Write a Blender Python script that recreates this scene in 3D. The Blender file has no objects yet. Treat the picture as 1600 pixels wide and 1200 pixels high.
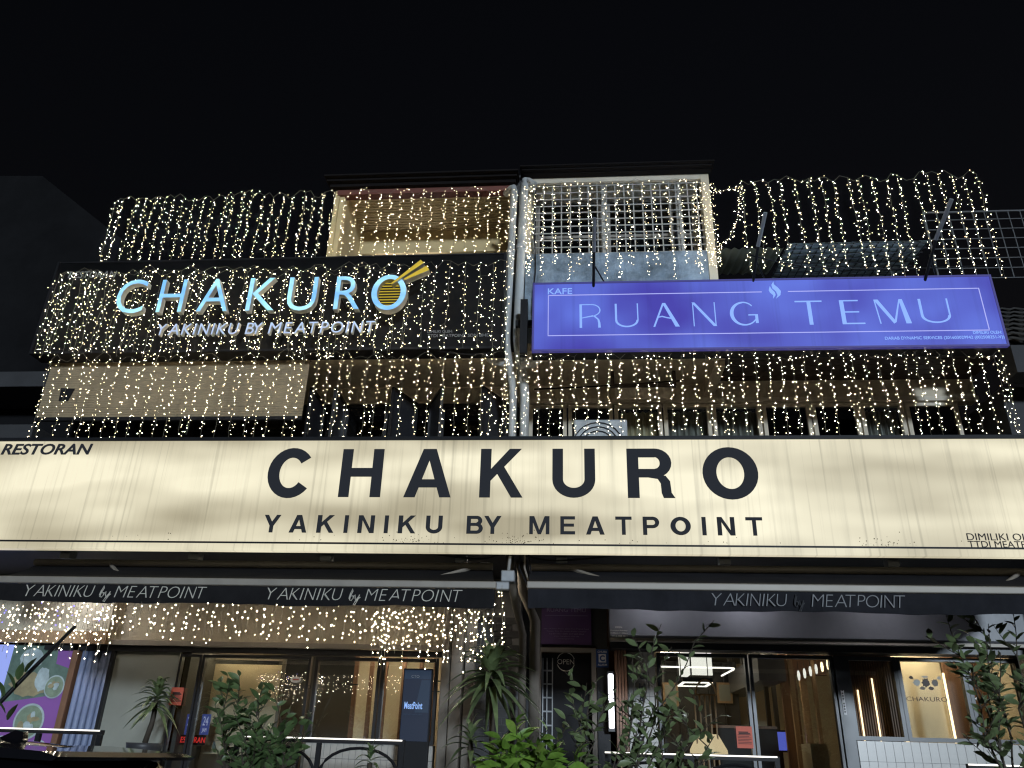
import bpy, bmesh, math, random
from mathutils import Vector, Matrix
R_ = math.radians
rnd = random.Random(7)
scene = bpy.context.scene
COL = scene.collection

# ---------------------------------------------------------------- camera
PITCH, ROLL, YAW, CAM_H, FPX = R_(25.07), R_(1.658), R_(5.016), 1.6, 1248.3
FW = Vector((-math.sin(YAW)*math.cos(PITCH), math.cos(YAW)*math.cos(PITCH), math.sin(PITCH)))
RT0 = Vector((math.cos(YAW), math.sin(YAW), 0)); UP0 = RT0.cross(FW)
RT = RT0*math.cos(ROLL) + UP0*math.sin(ROLL); UP = UP0*math.cos(ROLL) - RT0*math.sin(ROLL)
CAM = Vector((0, 0, CAM_H))
cd = bpy.data.cameras.new('camera'); cam = bpy.data.objects.new('camera', cd); COL.objects.link(cam)
cd.sensor_width = 36; cd.lens = 36*FPX/1600; cd.clip_start = .05; cd.clip_end = 2000
cam.matrix_world = Matrix(((RT.x, UP.x, -FW.x, CAM.x), (RT.y, UP.y, -FW.y, CAM.y), (RT.z, UP.z, -FW.z, CAM.z), (0, 0, 0, 1)))
scene.camera = cam

# ---------------------------------------------------------------- world, sun, exposure (night)
w = bpy.data.worlds.new('World'); scene.world = w; w.use_nodes = True
nt = w.node_tree; bg = nt.nodes['Background']
sky = nt.nodes.new('ShaderNodeTexSky'); sky.sky_type = 'NISHITA'; sky.sun_disc = False
sky.sun_elevation = R_(-2.8); sky.sun_rotation = R_(200); sky.altitude = 50
nt.links.new(sky.outputs[0], bg.inputs[0]); bg.inputs[1].default_value = 0.05
sl = bpy.data.lights.new('street_sun', 'SUN'); so = bpy.data.objects.new('street_sun', sl); COL.objects.link(so)  # sun lamp standing in for the street lighting behind the camera
sl.energy = 1.9; sl.angle = R_(4); sl.color = (.74, .87, 1)
so.rotation_euler = Vector((-.25, .93, -.13)).to_track_quat('-Z', 'Y').to_euler()
scene.view_settings.view_transform = 'Standard'; scene.view_settings.look = 'None'
scene.view_settings.exposure = 0.0; scene.view_settings.gamma = 1.0
scene.render.engine = 'CYCLES'
cy = scene.cycles
cy.use_denoising = True; cy.use_light_tree = True
try:
    cy.denoiser = 'OPENIMAGEDENOISE'; cy.denoising_input_passes = 'RGB_ALBEDO_NORMAL'
except Exception: pass
cy.max_bounces = 6; cy.diffuse_bounces = 3; cy.glossy_bounces = 3; cy.transparent_max_bounces = 12
cy.sample_clamp_indirect = 8.0; cy.filter_width = 1.25; cy.caustics_reflective = False; cy.caustics_refractive = False

# ---------------------------------------------------------------- helpers
def at(px, py, Y):
    d = FW + RT*((px-800)/FPX) + UP*((600-py)/FPX)
    return CAM + d*((Y-CAM.y)/d.y)
def AX(px, py, Y): return at(px, py, Y).x
def AZ(px, py, Y): return at(px, py, Y).z

class MB:
    def __init__(s): s.v = []; s.f = []
    def poly(s, pts):
        n = len(s.v); s.v += [tuple(p) for p in pts]; s.f.append(tuple(range(n, n+len(pts)))); return s
    def box(s, x0, x1, y0, y1, z0, z1):
        n = len(s.v)
        s.v += [(x, y, z) for z in (z0, z1) for y in (y0, y1) for x in (x0, x1)]
        for f in ((0,2,3,1),(4,5,7,6),(0,1,5,4),(2,6,7,3),(0,4,6,2),(1,3,7,5)): s.f.append(tuple(n+i for i in f))
        return s
    def prism(s, pts, y0, y1):            # outline in X,Z extruded along Y
        n = len(s.v); k = len(pts)
        a = sum(pts[i][0]*pts[(i+1)%k][1]-pts[(i+1)%k][0]*pts[i][1] for i in range(k))
        if a < 0: pts = pts[::-1]
        s.v += [(p[0], y0, p[1]) for p in pts] + [(p[0], y1, p[1]) for p in pts]
        s.f.append(tuple(range(n, n+k))); s.f.append(tuple(range(n+2*k-1, n+k-1, -1)))
        for i in range(k): j = (i+1) % k; s.f.append((n+j, n+i, n+k+i, n+k+j))
        return s
    def prof(s, pts, x0, x1):             # outline in Y,Z extruded along X
        n = len(s.v); k = len(pts)
        s.v += [(x0, p[0], p[1]) for p in pts] + [(x1, p[0], p[1]) for p in pts]
        s.f.append(tuple(range(n, n+k))); s.f.append(tuple(range(n+2*k-1, n+k-1, -1)))
        for i in range(k): j = (i+1) % k; s.f.append((n+j, n+i, n+k+i, n+k+j))
        return s
    def tube(s, path, r, n=6, r2=None, cap=True):
        path = [Vector(p) for p in path]; k0 = len(s.v); m = len(path)
        rs = [r + ((r2 if r2 is not None else r)-r)*i/max(1, m-1) for i in range(m)]
        for i, p in enumerate(path):
            t = (path[min(i+1, m-1)]-path[max(i-1, 0)])
            if t.length < 1e-9: t = Vector((0,0,1))
            t.normalize(); a = t.cross(Vector((0, 0, 1)) if abs(t.z) < .9 else Vector((1, 0, 0))).normalized(); b = t.cross(a)
            for j in range(n):
                q = p + (a*math.cos(2*math.pi*j/n) + b*math.sin(2*math.pi*j/n))*rs[i]; s.v.append(tuple(q))
        for i in range(m-1):
            for j in range(n):
                s.f.append((k0+i*n+j, k0+i*n+(j+1)%n, k0+(i+1)*n+(j+1)%n, k0+(i+1)*n+j))
        if cap:
            s.f.append(tuple(k0+j for j in range(n))[::-1]); s.f.append(tuple(k0+(m-1)*n+j for j in range(n)))
        return s
    def octa(s, p, r):
        n = len(s.v); x, y, z = p
        s.v += [(x+r,y,z),(x-r,y,z),(x,y+r,z),(x,y-r,z),(x,y,z+r),(x,y,z-r)]
        for f in ((0,2,4),(2,1,4),(1,3,4),(3,0,4),(2,0,5),(1,2,5),(3,1,5),(0,3,5)): s.f.append(tuple(n+i for i in f))
        return s
    def lathe(s, c, prof, n=16):          # prof: (radius, z)
        k0 = len(s.v)
        for r, z in prof:
            for j in range(n): s.v.append((c[0]+r*math.cos(2*math.pi*j/n), c[1]+r*math.sin(2*math.pi*j/n), z))
        for i in range(len(prof)-1):
            for j in range(n): s.f.append((k0+i*n+j, k0+i*n+(j+1)%n, k0+(i+1)*n+(j+1)%n, k0+(i+1)*n+j))
        s.f.append(tuple(k0+j for j in range(n))[::-1]); s.f.append(tuple(k0+(len(prof)-1)*n+j for j in range(n)))
        return s
    def mesh(s, name):
        m = bpy.data.meshes.new(name); m.from_pydata(s.v, [], s.f); m.validate(); m.update(); return m
    def build(s, name, mat=None, parent=None, smooth=False, bevel=0):
        m = s.mesh(name)
        o = link(name, m, mat, parent)
        if smooth:
            for p in m.polygons: p.use_smooth = True
        if bevel:
            b = o.modifiers.new('bevel', 'BEVEL'); b.width = bevel; b.segments = 2; b.limit_method = 'ANGLE'
        return o

ROOT = {}
def link(name, mesh, mat, parent, M=None):
    o = bpy.data.objects.new(name, mesh); COL.objects.link(o)
    if mat is not None and len(mesh.materials) == 0: mesh.materials.append(mat)
    if M is not None: o.matrix_world = M
    if parent is not None:
        o.parent = parent
        if parent.type == 'EMPTY':
            o.matrix_parent_inverse = Matrix.Translation(-Vector(ROOT[parent.name]))
    return o
def tag(o, label, cat, group=None, kind=None):
    if label: o['label'] = label
    if cat: o['category'] = cat
    if group: o['group'] = group
    if kind: o['kind'] = kind
    return o
def thing(name, label, cat, loc=(0,0,0), group=None):
    o = bpy.data.objects.new(name, None); COL.objects.link(o); o.location = loc; ROOT[o.name] = tuple(loc)
    o.empty_display_size = .1
    return tag(o, label, cat, group)
def struct(o): o['kind'] = 'structure'; return o

# ---------------------------------------------------------------- materials
def mat(name, col, rough=.6, var=0.0, vscale=3.0, bump=0.0, bscale=40.0, metal=0.0, stretch=(1,1,1), spec=.5, col2=None):
    m = bpy.data.materials.new(name); m.use_nodes = True; N = m.node_tree.nodes; L = m.node_tree.links
    b = N['Principled BSDF']; b.inputs['Base Color'].default_value = (*col, 1); b.inputs['Roughness'].default_value = rough
    b.inputs['Metallic'].default_value = metal; b.inputs['Specular IOR Level'].default_value = spec
    if var or bump:
        tc = N.new('ShaderNodeTexCoord'); mp = N.new('ShaderNodeMapping'); mp.inputs['Scale'].default_value = stretch
        L.new(tc.outputs['Object'], mp.inputs[0])
    if var:
        n = N.new('ShaderNodeTexNoise'); n.inputs['Scale'].default_value = vscale; n.inputs['Detail'].default_value = 6; n.inputs['Roughness'].default_value = .65
        L.new(mp.outputs[0], n.inputs['Vector'])
        r = N.new('ShaderNodeValToRGB'); e = r.color_ramp.elements
        e[0].position = .3; e[1].position = .7
        c2 = col2 or tuple(c*(1-var) for c in col)
        e[0].color = (*c2, 1); e[1].color = (*(min(1, c*(1+var*.4)) for c in col), 1)
        L.new(n.outputs[0], r.inputs[0]); L.new(r.outputs[0], b.inputs['Base Color'])
        mr = N.new('ShaderNodeMapRange'); mr.inputs[3].default_value = max(.05, rough-.12); mr.inputs[4].default_value = min(1, rough+.12)
        L.new(n.outputs[0], mr.inputs[0]); L.new(mr.outputs[0], b.inputs['Roughness'])
    if bump:
        n2 = N.new('ShaderNodeTexNoise'); n2.inputs['Scale'].default_value = bscale; n2.inputs['Detail'].default_value = 4
        L.new(mp.outputs[0], n2.inputs['Vector'])
        bp = N.new('ShaderNodeBump'); bp.inputs['Strength'].default_value = bump; bp.inputs['Distance'].default_value = .02
        L.new(n2.outputs[0], bp.inputs['Height']); L.new(bp.outputs[0], b.inputs['Normal'])
    return m
def emit(name, col, s):
    m = bpy.data.materials.new(name); m.use_nodes = True; N = m.node_tree.nodes
    b = N['Principled BSDF']; b.inputs['Base Color'].default_value = (*(c*.15 for c in col), 1)
    b.inputs['Emission Color'].default_value = (*col, 1); b.inputs['Emission Strength'].default_value = s
    return m
def glass(name, tint=(.9,.93,.92), ior=1.5, extra=0.0):
    m = bpy.data.materials.new(name); m.use_nodes = True; N = m.node_tree.nodes; L = m.node_tree.links
    N.remove(N['Principled BSDF']); out = N['Material Output']
    t = N.new('ShaderNodeBsdfTransparent'); t.inputs[0].default_value = (*tint, 1)
    g = N.new('ShaderNodeBsdfGlossy'); g.inputs['Roughness'].default_value = 0.0; g.inputs['Color'].default_value = (1,1,1,1)
    fr = N.new('ShaderNodeFresnel'); fr.inputs[0].default_value = ior
    ad = N.new('ShaderNodeMath'); ad.operation = 'ADD'; ad.inputs[1].default_value = extra; ad.use_clamp = True
    L.new(fr.outputs[0], ad.inputs[0])
    mx = N.new('ShaderNodeMixShader'); L.new(ad.outputs[0], mx.inputs[0]); L.new(t.outputs[0], mx.inputs[1]); L.new(g.outputs[0], mx.inputs[2])
    L.new(mx.outputs[0], out.inputs[0]); return m

M = {}
M['bulb'] = [emit('bulb_warm', (1, .84, .57), 30), emit('bulb_warm_dim', (1, .79, .47), 13), emit('bulb_warm_bright', (1, .89, .68), 56)]
M['bulb_cool'] = [emit('bulb_white', (1, .87, .66), 30), emit('bulb_white_dim', (1, .82, .54), 13), emit('bulb_white_bright', (1, .92, .76), 52)]
M['bulb_blue'] = emit('bulb_blue', (.12, .10, 1), 6)
M['wire'] = mat('clear_wire', (.20, .19, .15), .5, spec=.3)
M['cream'] = mat('cream_render', (.62, .54, .40), .8, .22, 2.0, .15, 60)
M['soffit'] = mat('soffit_paint', (.66, .59, .47), .8, .2, 2.5, .1, 40)
M['grey_wall_bluelit'] = mat('weathered_concrete_bluelit', (.24, .30, .36), .85, .7, 3.2, .35, 30, col2=(.07, .09, .105))  # mottled concrete; blue tint of the light falling on it put into the colour
M['dark_wall'] = mat('dark_render', (.045, .045, .048), .75, .3, 2, .1)
M['brown_board'] = mat('brown_board', (.075, .055, .045), .6, .35, 3, .1, 40, stretch=(.3, 3, 1))
M['cream_gold'] = mat('yellow_cream_render', (.62, .49, .26), .8, .22, 2.0, .15, 60)
M['blind'] = mat('tan_blind', (.36, .285, .18), .8, .25, 2.0, .15, 60)
M['red_fascia'] = mat('red_fascia', (.16, .05, .035), .6, .3, 3)
M['roof_dark'] = mat('roof_dark', (.012, .010, .010), .8, .3, 4, spec=.1)
M['black'] = mat('black_paint', (.014, .014, .016), .5, .2, 6, spec=.2)
M['black_frame'] = mat('black_frame', (.02, .02, .022), .35)
M['sign_black'] = mat('black_sign_panel', (.006, .006, .0065), .4, .3, 2, spec=.2)
M['steel'] = mat('steel_bar', (.30, .31, .32), .45, .2, 8, metal=.3)
M['mesh_bar'] = mat('mesh_bar', (.10, .10, .105), .6)
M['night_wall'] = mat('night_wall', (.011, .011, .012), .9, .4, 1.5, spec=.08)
M['white_bar'] = mat('white_grille_paint', (.40, .39, .36), .5, .2, 8)
M['pvc'] = mat('pvc_pipe', (.48, .49, .48), .4, .18, 5, stretch=(1,1,.3))
M['silver'] = mat('silver_aluminium', (.36, .32, .27), .5, .15, 5, metal=.15)
M['canvas'] = mat('black_canvas', (.020, .019, .020), .9, .35, 4, .2, 300, spec=.12)
M['canvas_grey'] = mat('faded_canvas', (.026, .026, .031), .9, .35, 4, .2, 300, spec=.12)
M['canvas_pale'] = mat('worn_print', (.06, .06, .065), .8)
M['letter_dark'] = mat('vinyl_letter', (.040, .040, .046), .75, spec=.2)
M['letter_pale'] = mat('pale_letter', (.62, .58, .50), .6)
M['letter_dim'] = mat('grey_letter', (.24, .24, .25), .6)
M['glass'] = glass('window_glass')
M['glass_dark'] = glass('tinted_glass', (.5, .52, .53))
M['shutter_box'] = mat('grey_metal_box', (.15, .15, .165), .38, .25, 1.6, .12, 5)
M['wood'] = mat('brown_wood', (.23, .12, .07), .5, .35, 6, .05, 60, stretch=(4, 4, .3))
M['wood_light'] = mat('tan_wood', (.42, .27, .15), .5, .25, 6, stretch=(4, 4, .3))
M['wall_warm'] = mat('warm_wall', (.62, .52, .36), .7, .12, 2)
M['room_grey'] = mat('room_grey', (.09, .088, .08), .7, .2, 2)
M['blind_fill'] = emit('blind_fill', (1, .82, .52), 14)  # fill light for the blind in the left shop
M['wall_green'] = mat('grey_green_panel', (.30, .31, .27), .45, .15, 1.2)
M['tile_white'] = mat('white_tile', (.46, .44, .40), .3, .15, 9)
M['tile_dark'] = mat('dark_tile', (.030, .030, .032), .3, .4, 5)
M['casement_pane'] = mat('casement_pane', (.03, .031, .036), .35)
M['ac_paint'] = mat('ac_paint', (.42, .45, .47), .5, .15, 4)
M['grout'] = mat('grout', (.12, .12, .12), .9)
M['pilaster'] = mat('brown_pilaster', (.19, .165, .135), .6, .2, 3)
M['asphalt'] = mat('asphalt', (.05, .05, .05), .9, .3, 8, .3, 120)
M['paving'] = mat('paving', (.16, .155, .15), .8, .3, 4, .2, 60)
M['leaf'] = mat('leaf_green', (.10, .16, .06), .38, .45, 14)
M['leaf_lime'] = mat('leaf_lime', (.19, .34, .05), .4, .5, 16)
M['leaf_olive'] = mat('leaf_olive', (.19, .25, .11), .38, .45, 14)
M['twig'] = mat('twig', (.07, .055, .04), .8, .3, 20)
M['pot'] = mat('dark_pot', (.05, .05, .055), .5, .2, 6)
M['soil'] = mat('soil', (.03, .022, .016), .95)
M['led'] = emit('led_white', (1, .95, .86), 2.0)
M['led_warm'] = emit('led_warm', (1, .78, .45), 3)
M['tube'] = emit('tube_light', (.93, .93, 1), 4.5)
M['panel_light'] = emit('ceiling_light', (1, .86, .62), 20)
M['panel_cool'] = emit('ceiling_light_cool', (.55, .68, 1), 4)
M['ceil'] = mat('ceiling_paint', (.5, .47, .42), .8)
M['floor_in'] = mat('interior_floor', (.2, .17, .13), .5, .2, 4)
M['car'] = mat('black_car_paint', (.006, .006, .008), .04, spec=.5)
M['car_glass'] = mat('car_glass', (.006, .006, .007), .03, spec=.7)
M['rubber'] = mat('rubber', (.02, .02, .02), .8)
M['tile_roof'] = mat('clay_tile', (.10, .095, .09), .75, .4, 5, .2, 40)
M['poly'] = mat('pale_roof_sheet', (.26, .29, .28), .6, .3, 3)
M['corr'] = mat('moss_sheet', (.13, .12, .075), .8, .4, 3)
M['curtain'] = mat('curtain', (.32, .30, .27), .85, .2, 5)
M['paper_red'] = mat('red_notice', (.60, .12, .07), .6)
M['ink'] = mat('ink', (.03, .02, .02), .7)
M['purple_board'] = mat('purple_board', (.10, .045, .16), .5, .15, 3)
M['lilac_ink'] = mat('lilac_ink', (.30, .24, .36), .6)
M['blue_plate'] = mat('blue_plate', (.02, .07, .24), .45)
M['white_ink'] = mat('white_ink', (.75, .75, .75), .5)

def lightbox(name, ca, cb, streak, s, sx=9.0, blot=1.2, bst=(.8, 1, 1.5)):
    m = bpy.data.materials.new(name); m.use_nodes = True; N = m.node_tree.nodes; L = m.node_tree.links
    b = N['Principled BSDF']; b.inputs['Roughness'].default_value = .45; b.inputs['Specular IOR Level'].default_value = .25; b.inputs['Base Color'].default_value = (*(c*.12 for c in ca), 1)
    tc = N.new('ShaderNodeTexCoord')
    m1 = N.new('ShaderNodeMapping'); m1.inputs['Scale'].default_value = (sx, 1, .22); L.new(tc.outputs['Object'], m1.inputs[0])
    n1 = N.new('ShaderNodeTexNoise'); n1.inputs['Scale'].default_value = 1.0; n1.inputs['Detail'].default_value = 7; n1.inputs['Roughness'].default_value = .75; L.new(m1.outputs[0], n1.inputs['Vector'])
    r1 = N.new('ShaderNodeMapRange'); r1.inputs[1].default_value = .50; r1.inputs[2].default_value = .80; r1.inputs[3].default_value = 1; r1.inputs[4].default_value = 1-streak
    L.new(n1.outputs[0], r1.inputs[0])
    n2 = N.new('ShaderNodeTexNoise'); n2.inputs['Scale'].default_value = blot; n2.inputs['Detail'].default_value = 2
    m2 = N.new('ShaderNodeMapping'); m2.inputs['Scale'].default_value = bst; L.new(tc.outputs['Object'], m2.inputs[0]); L.new(m2.outputs[0], n2.inputs['Vector'])
    mx = N.new('ShaderNodeMix'); mx.data_type = 'RGBA'; mx.inputs[6].default_value = (*ca, 1); mx.inputs[7].default_value = (*cb, 1)
    r2 = N.new('ShaderNodeMapRange'); r2.inputs[1].default_value = .35; r2.inputs[2].default_value = .65; L.new(n2.outputs[0], r2.inputs[0]); L.new(r2.outputs[0], mx.inputs[0])
    m3 = N.new('ShaderNodeMapping'); m3.inputs['Scale'].default_value = (sx*5, 1, .35); L.new(tc.outputs['Object'], m3.inputs[0])
    n3 = N.new('ShaderNodeTexNoise'); n3.inputs['Scale'].default_value = 1.0; n3.inputs['Detail'].default_value = 3; L.new(m3.outputs[0], n3.inputs['Vector'])
    r3 = N.new('ShaderNodeMapRange'); r3.inputs[1].default_value = .56; r3.inputs[2].default_value = .72; r3.inputs[3].default_value = 1; r3.inputs[4].default_value = 1-streak*1.1; L.new(n3.outputs[0], r3.inputs[0])
    m4 = N.new('ShaderNodeMath'); m4.operation = 'MULTIPLY'; L.new(r1.outputs[0], m4.inputs[0]); L.new(r3.outputs[0], m4.inputs[1])
    ml = N.new('ShaderNodeMath'); ml.operation = 'MULTIPLY'; ml.inputs[1].default_value = s; L.new(m4.outputs[0], ml.inputs[0])
    L.new(mx.outputs[2], b.inputs['Emission Color']); L.new(ml.outputs[0], b.inputs['Emission Strength'])
    return m
M['face_cream'] = lightbox('cream_lightbox', (.42, .37, .25), (1.0, .93, .69), .23, .95, 5.0, 1.0, (.45, 1, 1.9))
M['face_purple'] = lightbox('violet_lightbox', (.055, .045, .38), (.115, .17, .70), .10, 1.0, 3, 1.1, (.8, 1, .9))
M['purple_edge'] = emit('violet_edge', (.08, .07, .35), .5)
M['purple_back'] = emit('sign_back_glow', (.35, .55, 1), .25)
M['purple_top'] = emit('sign_top_fill', (.45, .68, 1), 9.0)  # fill glow for the wall above the violet sign
M['glyph_blue'] = emit('lit_letter_blue', (.27, .46, 1), .9)
M['glyph_line'] = emit('lit_line', (.45, .47, .95), .9)
M['chan_face'] = lightbox('channel_letter_face', (.22, .52, .95), (.48, .90, 1), .02, 1.08, 3, 2.5, (.6, 1, 2))
M['chan_side'] = mat('channel_letter_side', (.62, .60, .55), .5)
M['chan_white'] = emit('channel_small_face', (.62, .74, 1), .8)
M['chan_yellow'] = emit('channel_yellow', (.85, .62, .05), .6)

# ---------------------------------------------------------------- lettering
def text_outline(s, shear=0.0, off=0.0, extr=.05):
    c = bpy.data.curves.new('txt', 'FONT'); c.body = s; c.size = 1; c.shear = shear; c.offset = off; c.extrude = extr; c.resolution_u = 4
    o = bpy.data.objects.new('txt', c); COL.objects.link(o); bpy.context.view_layer.update()
    m = bpy.data.meshes.new_from_object(o.evaluated_get(bpy.context.evaluated_depsgraph_get()))
    vs = [tuple(v.co) for v in m.vertices]; fs = [tuple(p.vertices) for p in m.polygons]
    bpy.data.objects.remove(o); bpy.data.curves.remove(c); bpy.data.meshes.remove(m)
    return vs, fs
def put_text(name, s, x0, x1, z0, z1, yf, depth, m, parent, shear=0.0, off=0.0, side=None):
    vs, fs = text_outline(s, shear, off)
    xa = min(v[0] for v in vs); xb = max(v[0] for v in vs); ya = min(v[1] for v in vs); yb = max(v[1] for v in vs)
    q = MB(); k = (x1-x0)/max(1e-6, xb-xa); kz = (z1-z0)/max(1e-6, yb-ya)
    q.v = [(x0+(v[0]-xa)*k, yf + (.05-v[2])/.1*depth, z0+(v[1]-ya)*kz) for v in vs]; q.f = fs
    o = q.build(name, m, parent)
    if side is not None:
        o.data.materials.append(side)
        for p in o.data.polygons:
            if p.normal.y > -.5: p.material_index = 1
    return o
def arc(cx, cy, rx, ry, w, wy, a0, a1, n=16):
    A = [(R_(a0+(a1-a0)*i/n)) for i in range(n+1)]
    return [(cx+rx*math.cos(a), cy+ry*math.sin(a)) for a in A] + [(cx+(rx-w)*math.cos(a), cy+(ry-wy)*math.sin(a)) for a in A[::-1]]
def rc(x0, x1, y0, y1): return [(x0,y0),(x1,y0),(x1,y1),(x0,y1)]
W_ = .25; H_ = .195
def mir(p): return [(1-x, y) for x, y in p][::-1]
BOLD = {
 'C': [arc(.5,.5,.5,.5,W_,H_,38,322,26)], 'O': [arc(.5,.5,.5,.5,W_,H_,-90,90,18), arc(.5,.5,.5,.5,W_,H_,90,270,18)],
 'H': [rc(0,W_,0,1), rc(1-W_,1,0,1), rc(W_,1-W_,.42,.60)],
 'A': [[(0,0),(.24,0),(.5,.76),(.5,1),(.36,1)], mir([(0,0),(.24,0),(.5,.76),(.5,1),(.36,1)]), [(.27,.2),(.73,.2),(.675,.365),(.325,.365)]],
 'K': [rc(0,W_,0,1), [(W_,.34),(W_,.58),(.68,1),(.96,1)], [(.385,.50),(.545,.645),(1,0),(.735,0)]],
 'U': [rc(0,W_,.37,1), rc(1-W_,1,.37,1), arc(.5,.37,.5,.37,W_,H_,180,360,18)],
 'P': [rc(0,W_,0,1), rc(W_,.6,.82,1), rc(W_,.6,.37,.54), arc(.6,.685,.4,.315,W_,.175,-90,90,12)],
 'R': [rc(0,W_,0,1), rc(W_,.6,.82,1), rc(W_,.6,.41,.58), arc(.6,.705,.36,.295,W_,.175,-90,90,12), [(.45,.41),(.62,.46),(.82,.44),(.91,.33),(.93,.10),(1,0),(.76,0),(.72,.10),(.71,.29),(.65,.38)]],
 'Y': [[(0,1),(.25,1),(.6,.45),(.6,.36),(.4,.36)], mir([(0,1),(.25,1),(.6,.45),(.6,.36),(.4,.36)]), rc(.39,.61,0,.42)],
 'I': [rc(0,1,0,1)], 'N': [rc(0,W_,0,1), rc(1-W_,1,0,1), [(W_*.3,1),(W_*1.1,1),(1-W_*.3,0),(1-W_*1.1,0)]],
 'B': [rc(0,W_,0,1), rc(W_,.6,.83,1), rc(W_,.62,.44,.60), rc(W_,.62,0,.17), arc(.6,.73,.35,.27,W_,.17,-90,90,12), arc(.62,.3,.38,.3,W_,.17,-90,90,12)],
 'M': [rc(0,.18,0,1), rc(.82,1,0,1), [(.05,1),(.24,1),(.58,0),(.42,0)], mir([(.05,1),(.24,1),(.58,0),(.42,0)])],
 'E': [rc(0,.25,0,1), rc(.25,1,.83,1), rc(.25,.93,.43,.59), rc(.25,1,0,.17)], 'T': [rc(0,1,.83,1), rc(.385,.615,0,.83)],
}
BW = {'A':1.0,'B':.9,'E':.8,'I':.22,'K':.98,'M':1.1,'N':.92,'O':1.08,'P':.88,'T':.88,'U':.92,'Y':.95}
TK, TN = .115, .028
DECO = {
 'R': [rc(0,TK,0,1), rc(TK,.55,1-TN,1), arc(.55,.74,.42,.26,.05,TN,-70,90,12), [(.10,.40),(.14,.43),(.62,.52),(.66,.48)], [(.62,.50),(.72,.49),(.90,.34),(.95,.2),(.97,0),(.85,0),(.85,.2),(.82,.34)]],
 'U': [rc(0,TK*.75,.3,1), rc(.95,1,.3,1), arc(.5,.3,.5,.3,.09,.05,180,360,18)],
 'A': [[(0,0),(.07,0),(.43,.93),(.40,1),(.385,1)], [(.385,1),(.5,1),(1,0),(.84,0)], [(.22,.42),(.35,.455),(.52,.40),(.72,.36),(.72,.32),(.52,.36),(.35,.41),(.21,.38)]],
 'N': [rc(.02,.06,0,.95), rc(.94,.98,0.02,1), [(0,1),(.12,1),(1,0),(.86,0)]],
 'G': [arc(.5,.5,.5,.5,.13,.06,95,268,20), arc(.5,.5,.44,.5,.03,.045,42,95,8), arc(.5,.5,.5,.5,.04,.05,268,330,8), rc(.90,1.0,.10,.44), rc(.66,1,.42,.46)],
 'T': [rc(0,1,.95,1), rc(.44,.58,0,.95)], 'E': [rc(.12,.28,0,1), rc(.28,.86,.955,1), rc(.28,.84,.48,.525), rc(.28,1,0,.045)],
 'M': [[(.16,0),(.19,0),(.12,.97),(.09,1)], [(.09,1),(.2,1),(.60,.06),(.53,.0)], [(.53,0),(.60,.06),(.80,1),(.77,1)], [(.77,1),(.86,1),(1,0),(.86,0)]],
}
def glyph(table, ch, x0, x1, z0, z1, yf, depth, m, parent, name='letter'):
    b = MB()
    for i, pc in enumerate(table[ch]):
        b.prism([(x0+p[0]*(x1-x0), z0+p[1]*(z1-z0)) for p in pc], yf-.0006*i, yf+depth)
    return b.build(name, m, parent)
def bold_row(s, x0, x1, z0, z1, yf, depth, m, parent):
    h = z1-z0; wid = [BW[c]*h for c in s]; gap = ((x1-x0)-sum(wid))/(len(s)-1); x = x0
    for c, wd in zip(s, wid): glyph(BOLD, c, x, x+wd, z0, z1, yf, depth, m, parent); x += wd+gap
FW_ = {'I':.12,'M':.92,'N':.78,'O':.86,'A':.78,'K':.66,'U':.72,'Y':.68,'E':.52,'T':.62,'P':.54,'B':.58,'R':.62,'C':.8,'H':.72}
def thin_row(s, x0, x1, z0, z1, yf, depth, m, parent, shear, off=-.012, side=None, name='letter'):
    h = z1-z0; wid = [FW_[c]*h + shear*h for c in s]; gap = ((x1-x0)-sum(wid))/(len(s)-1); x = x0
    for c, wd in zip(s, wid):
        put_text(name, c, x, x+wd, z0, z1, yf, depth, m, parent, shear, off, side); x += wd+gap

# ================================================================= SETTING
FLOOR = .65
g = MB().poly([(-400,-300,0),(400,-300,0),(400,600,0),(-400,600,0)]).build('ground', M['asphalt']); struct(g)
pv = MB().box(-14, 12, 6.2, 9.0, .004, FLOOR).build('pavement', M['paving']); struct(pv)
MB().box(-14, 12, 6.05, 6.197, .004, FLOOR+.03).build('kerb', M['paving'], pv)

# ================================================================= LEFT SHOPHOUSE
XL0, XP, XR1 = -6.22, -.68, 4.72
hl = thing('shophouse', 'left shophouse with open upper balcony, dark casement windows and beige bulkhead above its shopfront', 'building', (-3.4, 9, FLOOR), 'two shophouses side by side')
hr = thing('shophouse', 'right shophouse with grilled upper window bay and grey metal box above its shopfront', 'building', (2, 9, FLOOR), 'two shophouses side by side')
# --- upper balcony bay (left house)
bx0, bx1, by, byb = -3.04, -.80, 8.2, 9.05
zt_ = AZ(660, 268, by-.22)
b = MB(); b.box(bx0-.12, bx1+.06, by-.10, by+1.4, zt_-.11, zt_-.065); b.box(bx0-.15, bx1+.08, by-.16, by+1.4, zt_-.06, zt_-.03); b.box(bx0-.17, bx1+.1, by-.22, by+1.4, zt_-.025, zt_)
roofL = b.build('roof_edge', M['roof_dark'], hl)
MB().box(bx0-.03, bx1, by-.04, by+.08, 8.17, zt_-.112).build('fascia', M['red_fascia'], hl)
for i in range(15):
    y = by+.10 + i*.057
    MB().box(bx0+.04, bx1-.02, y, y+.04, 8.235, 8.262).build('slat', M['cream_gold'], hl)
MB().box(bx0, bx1, by+.085, byb+.1, 8.275, 8.34).build('soffit', M['soffit'], hl)
MB().box(bx0-.0, bx0+.06, by+.003, byb, 6.9, 8.23).build('side_wall', M['cream_gold'], hl)
MB().box(bx0-.06, bx0-.003, by-.02, by+.12, 6.9, 8.34).build('corner_post', M['cream_gold'], hl)
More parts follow.
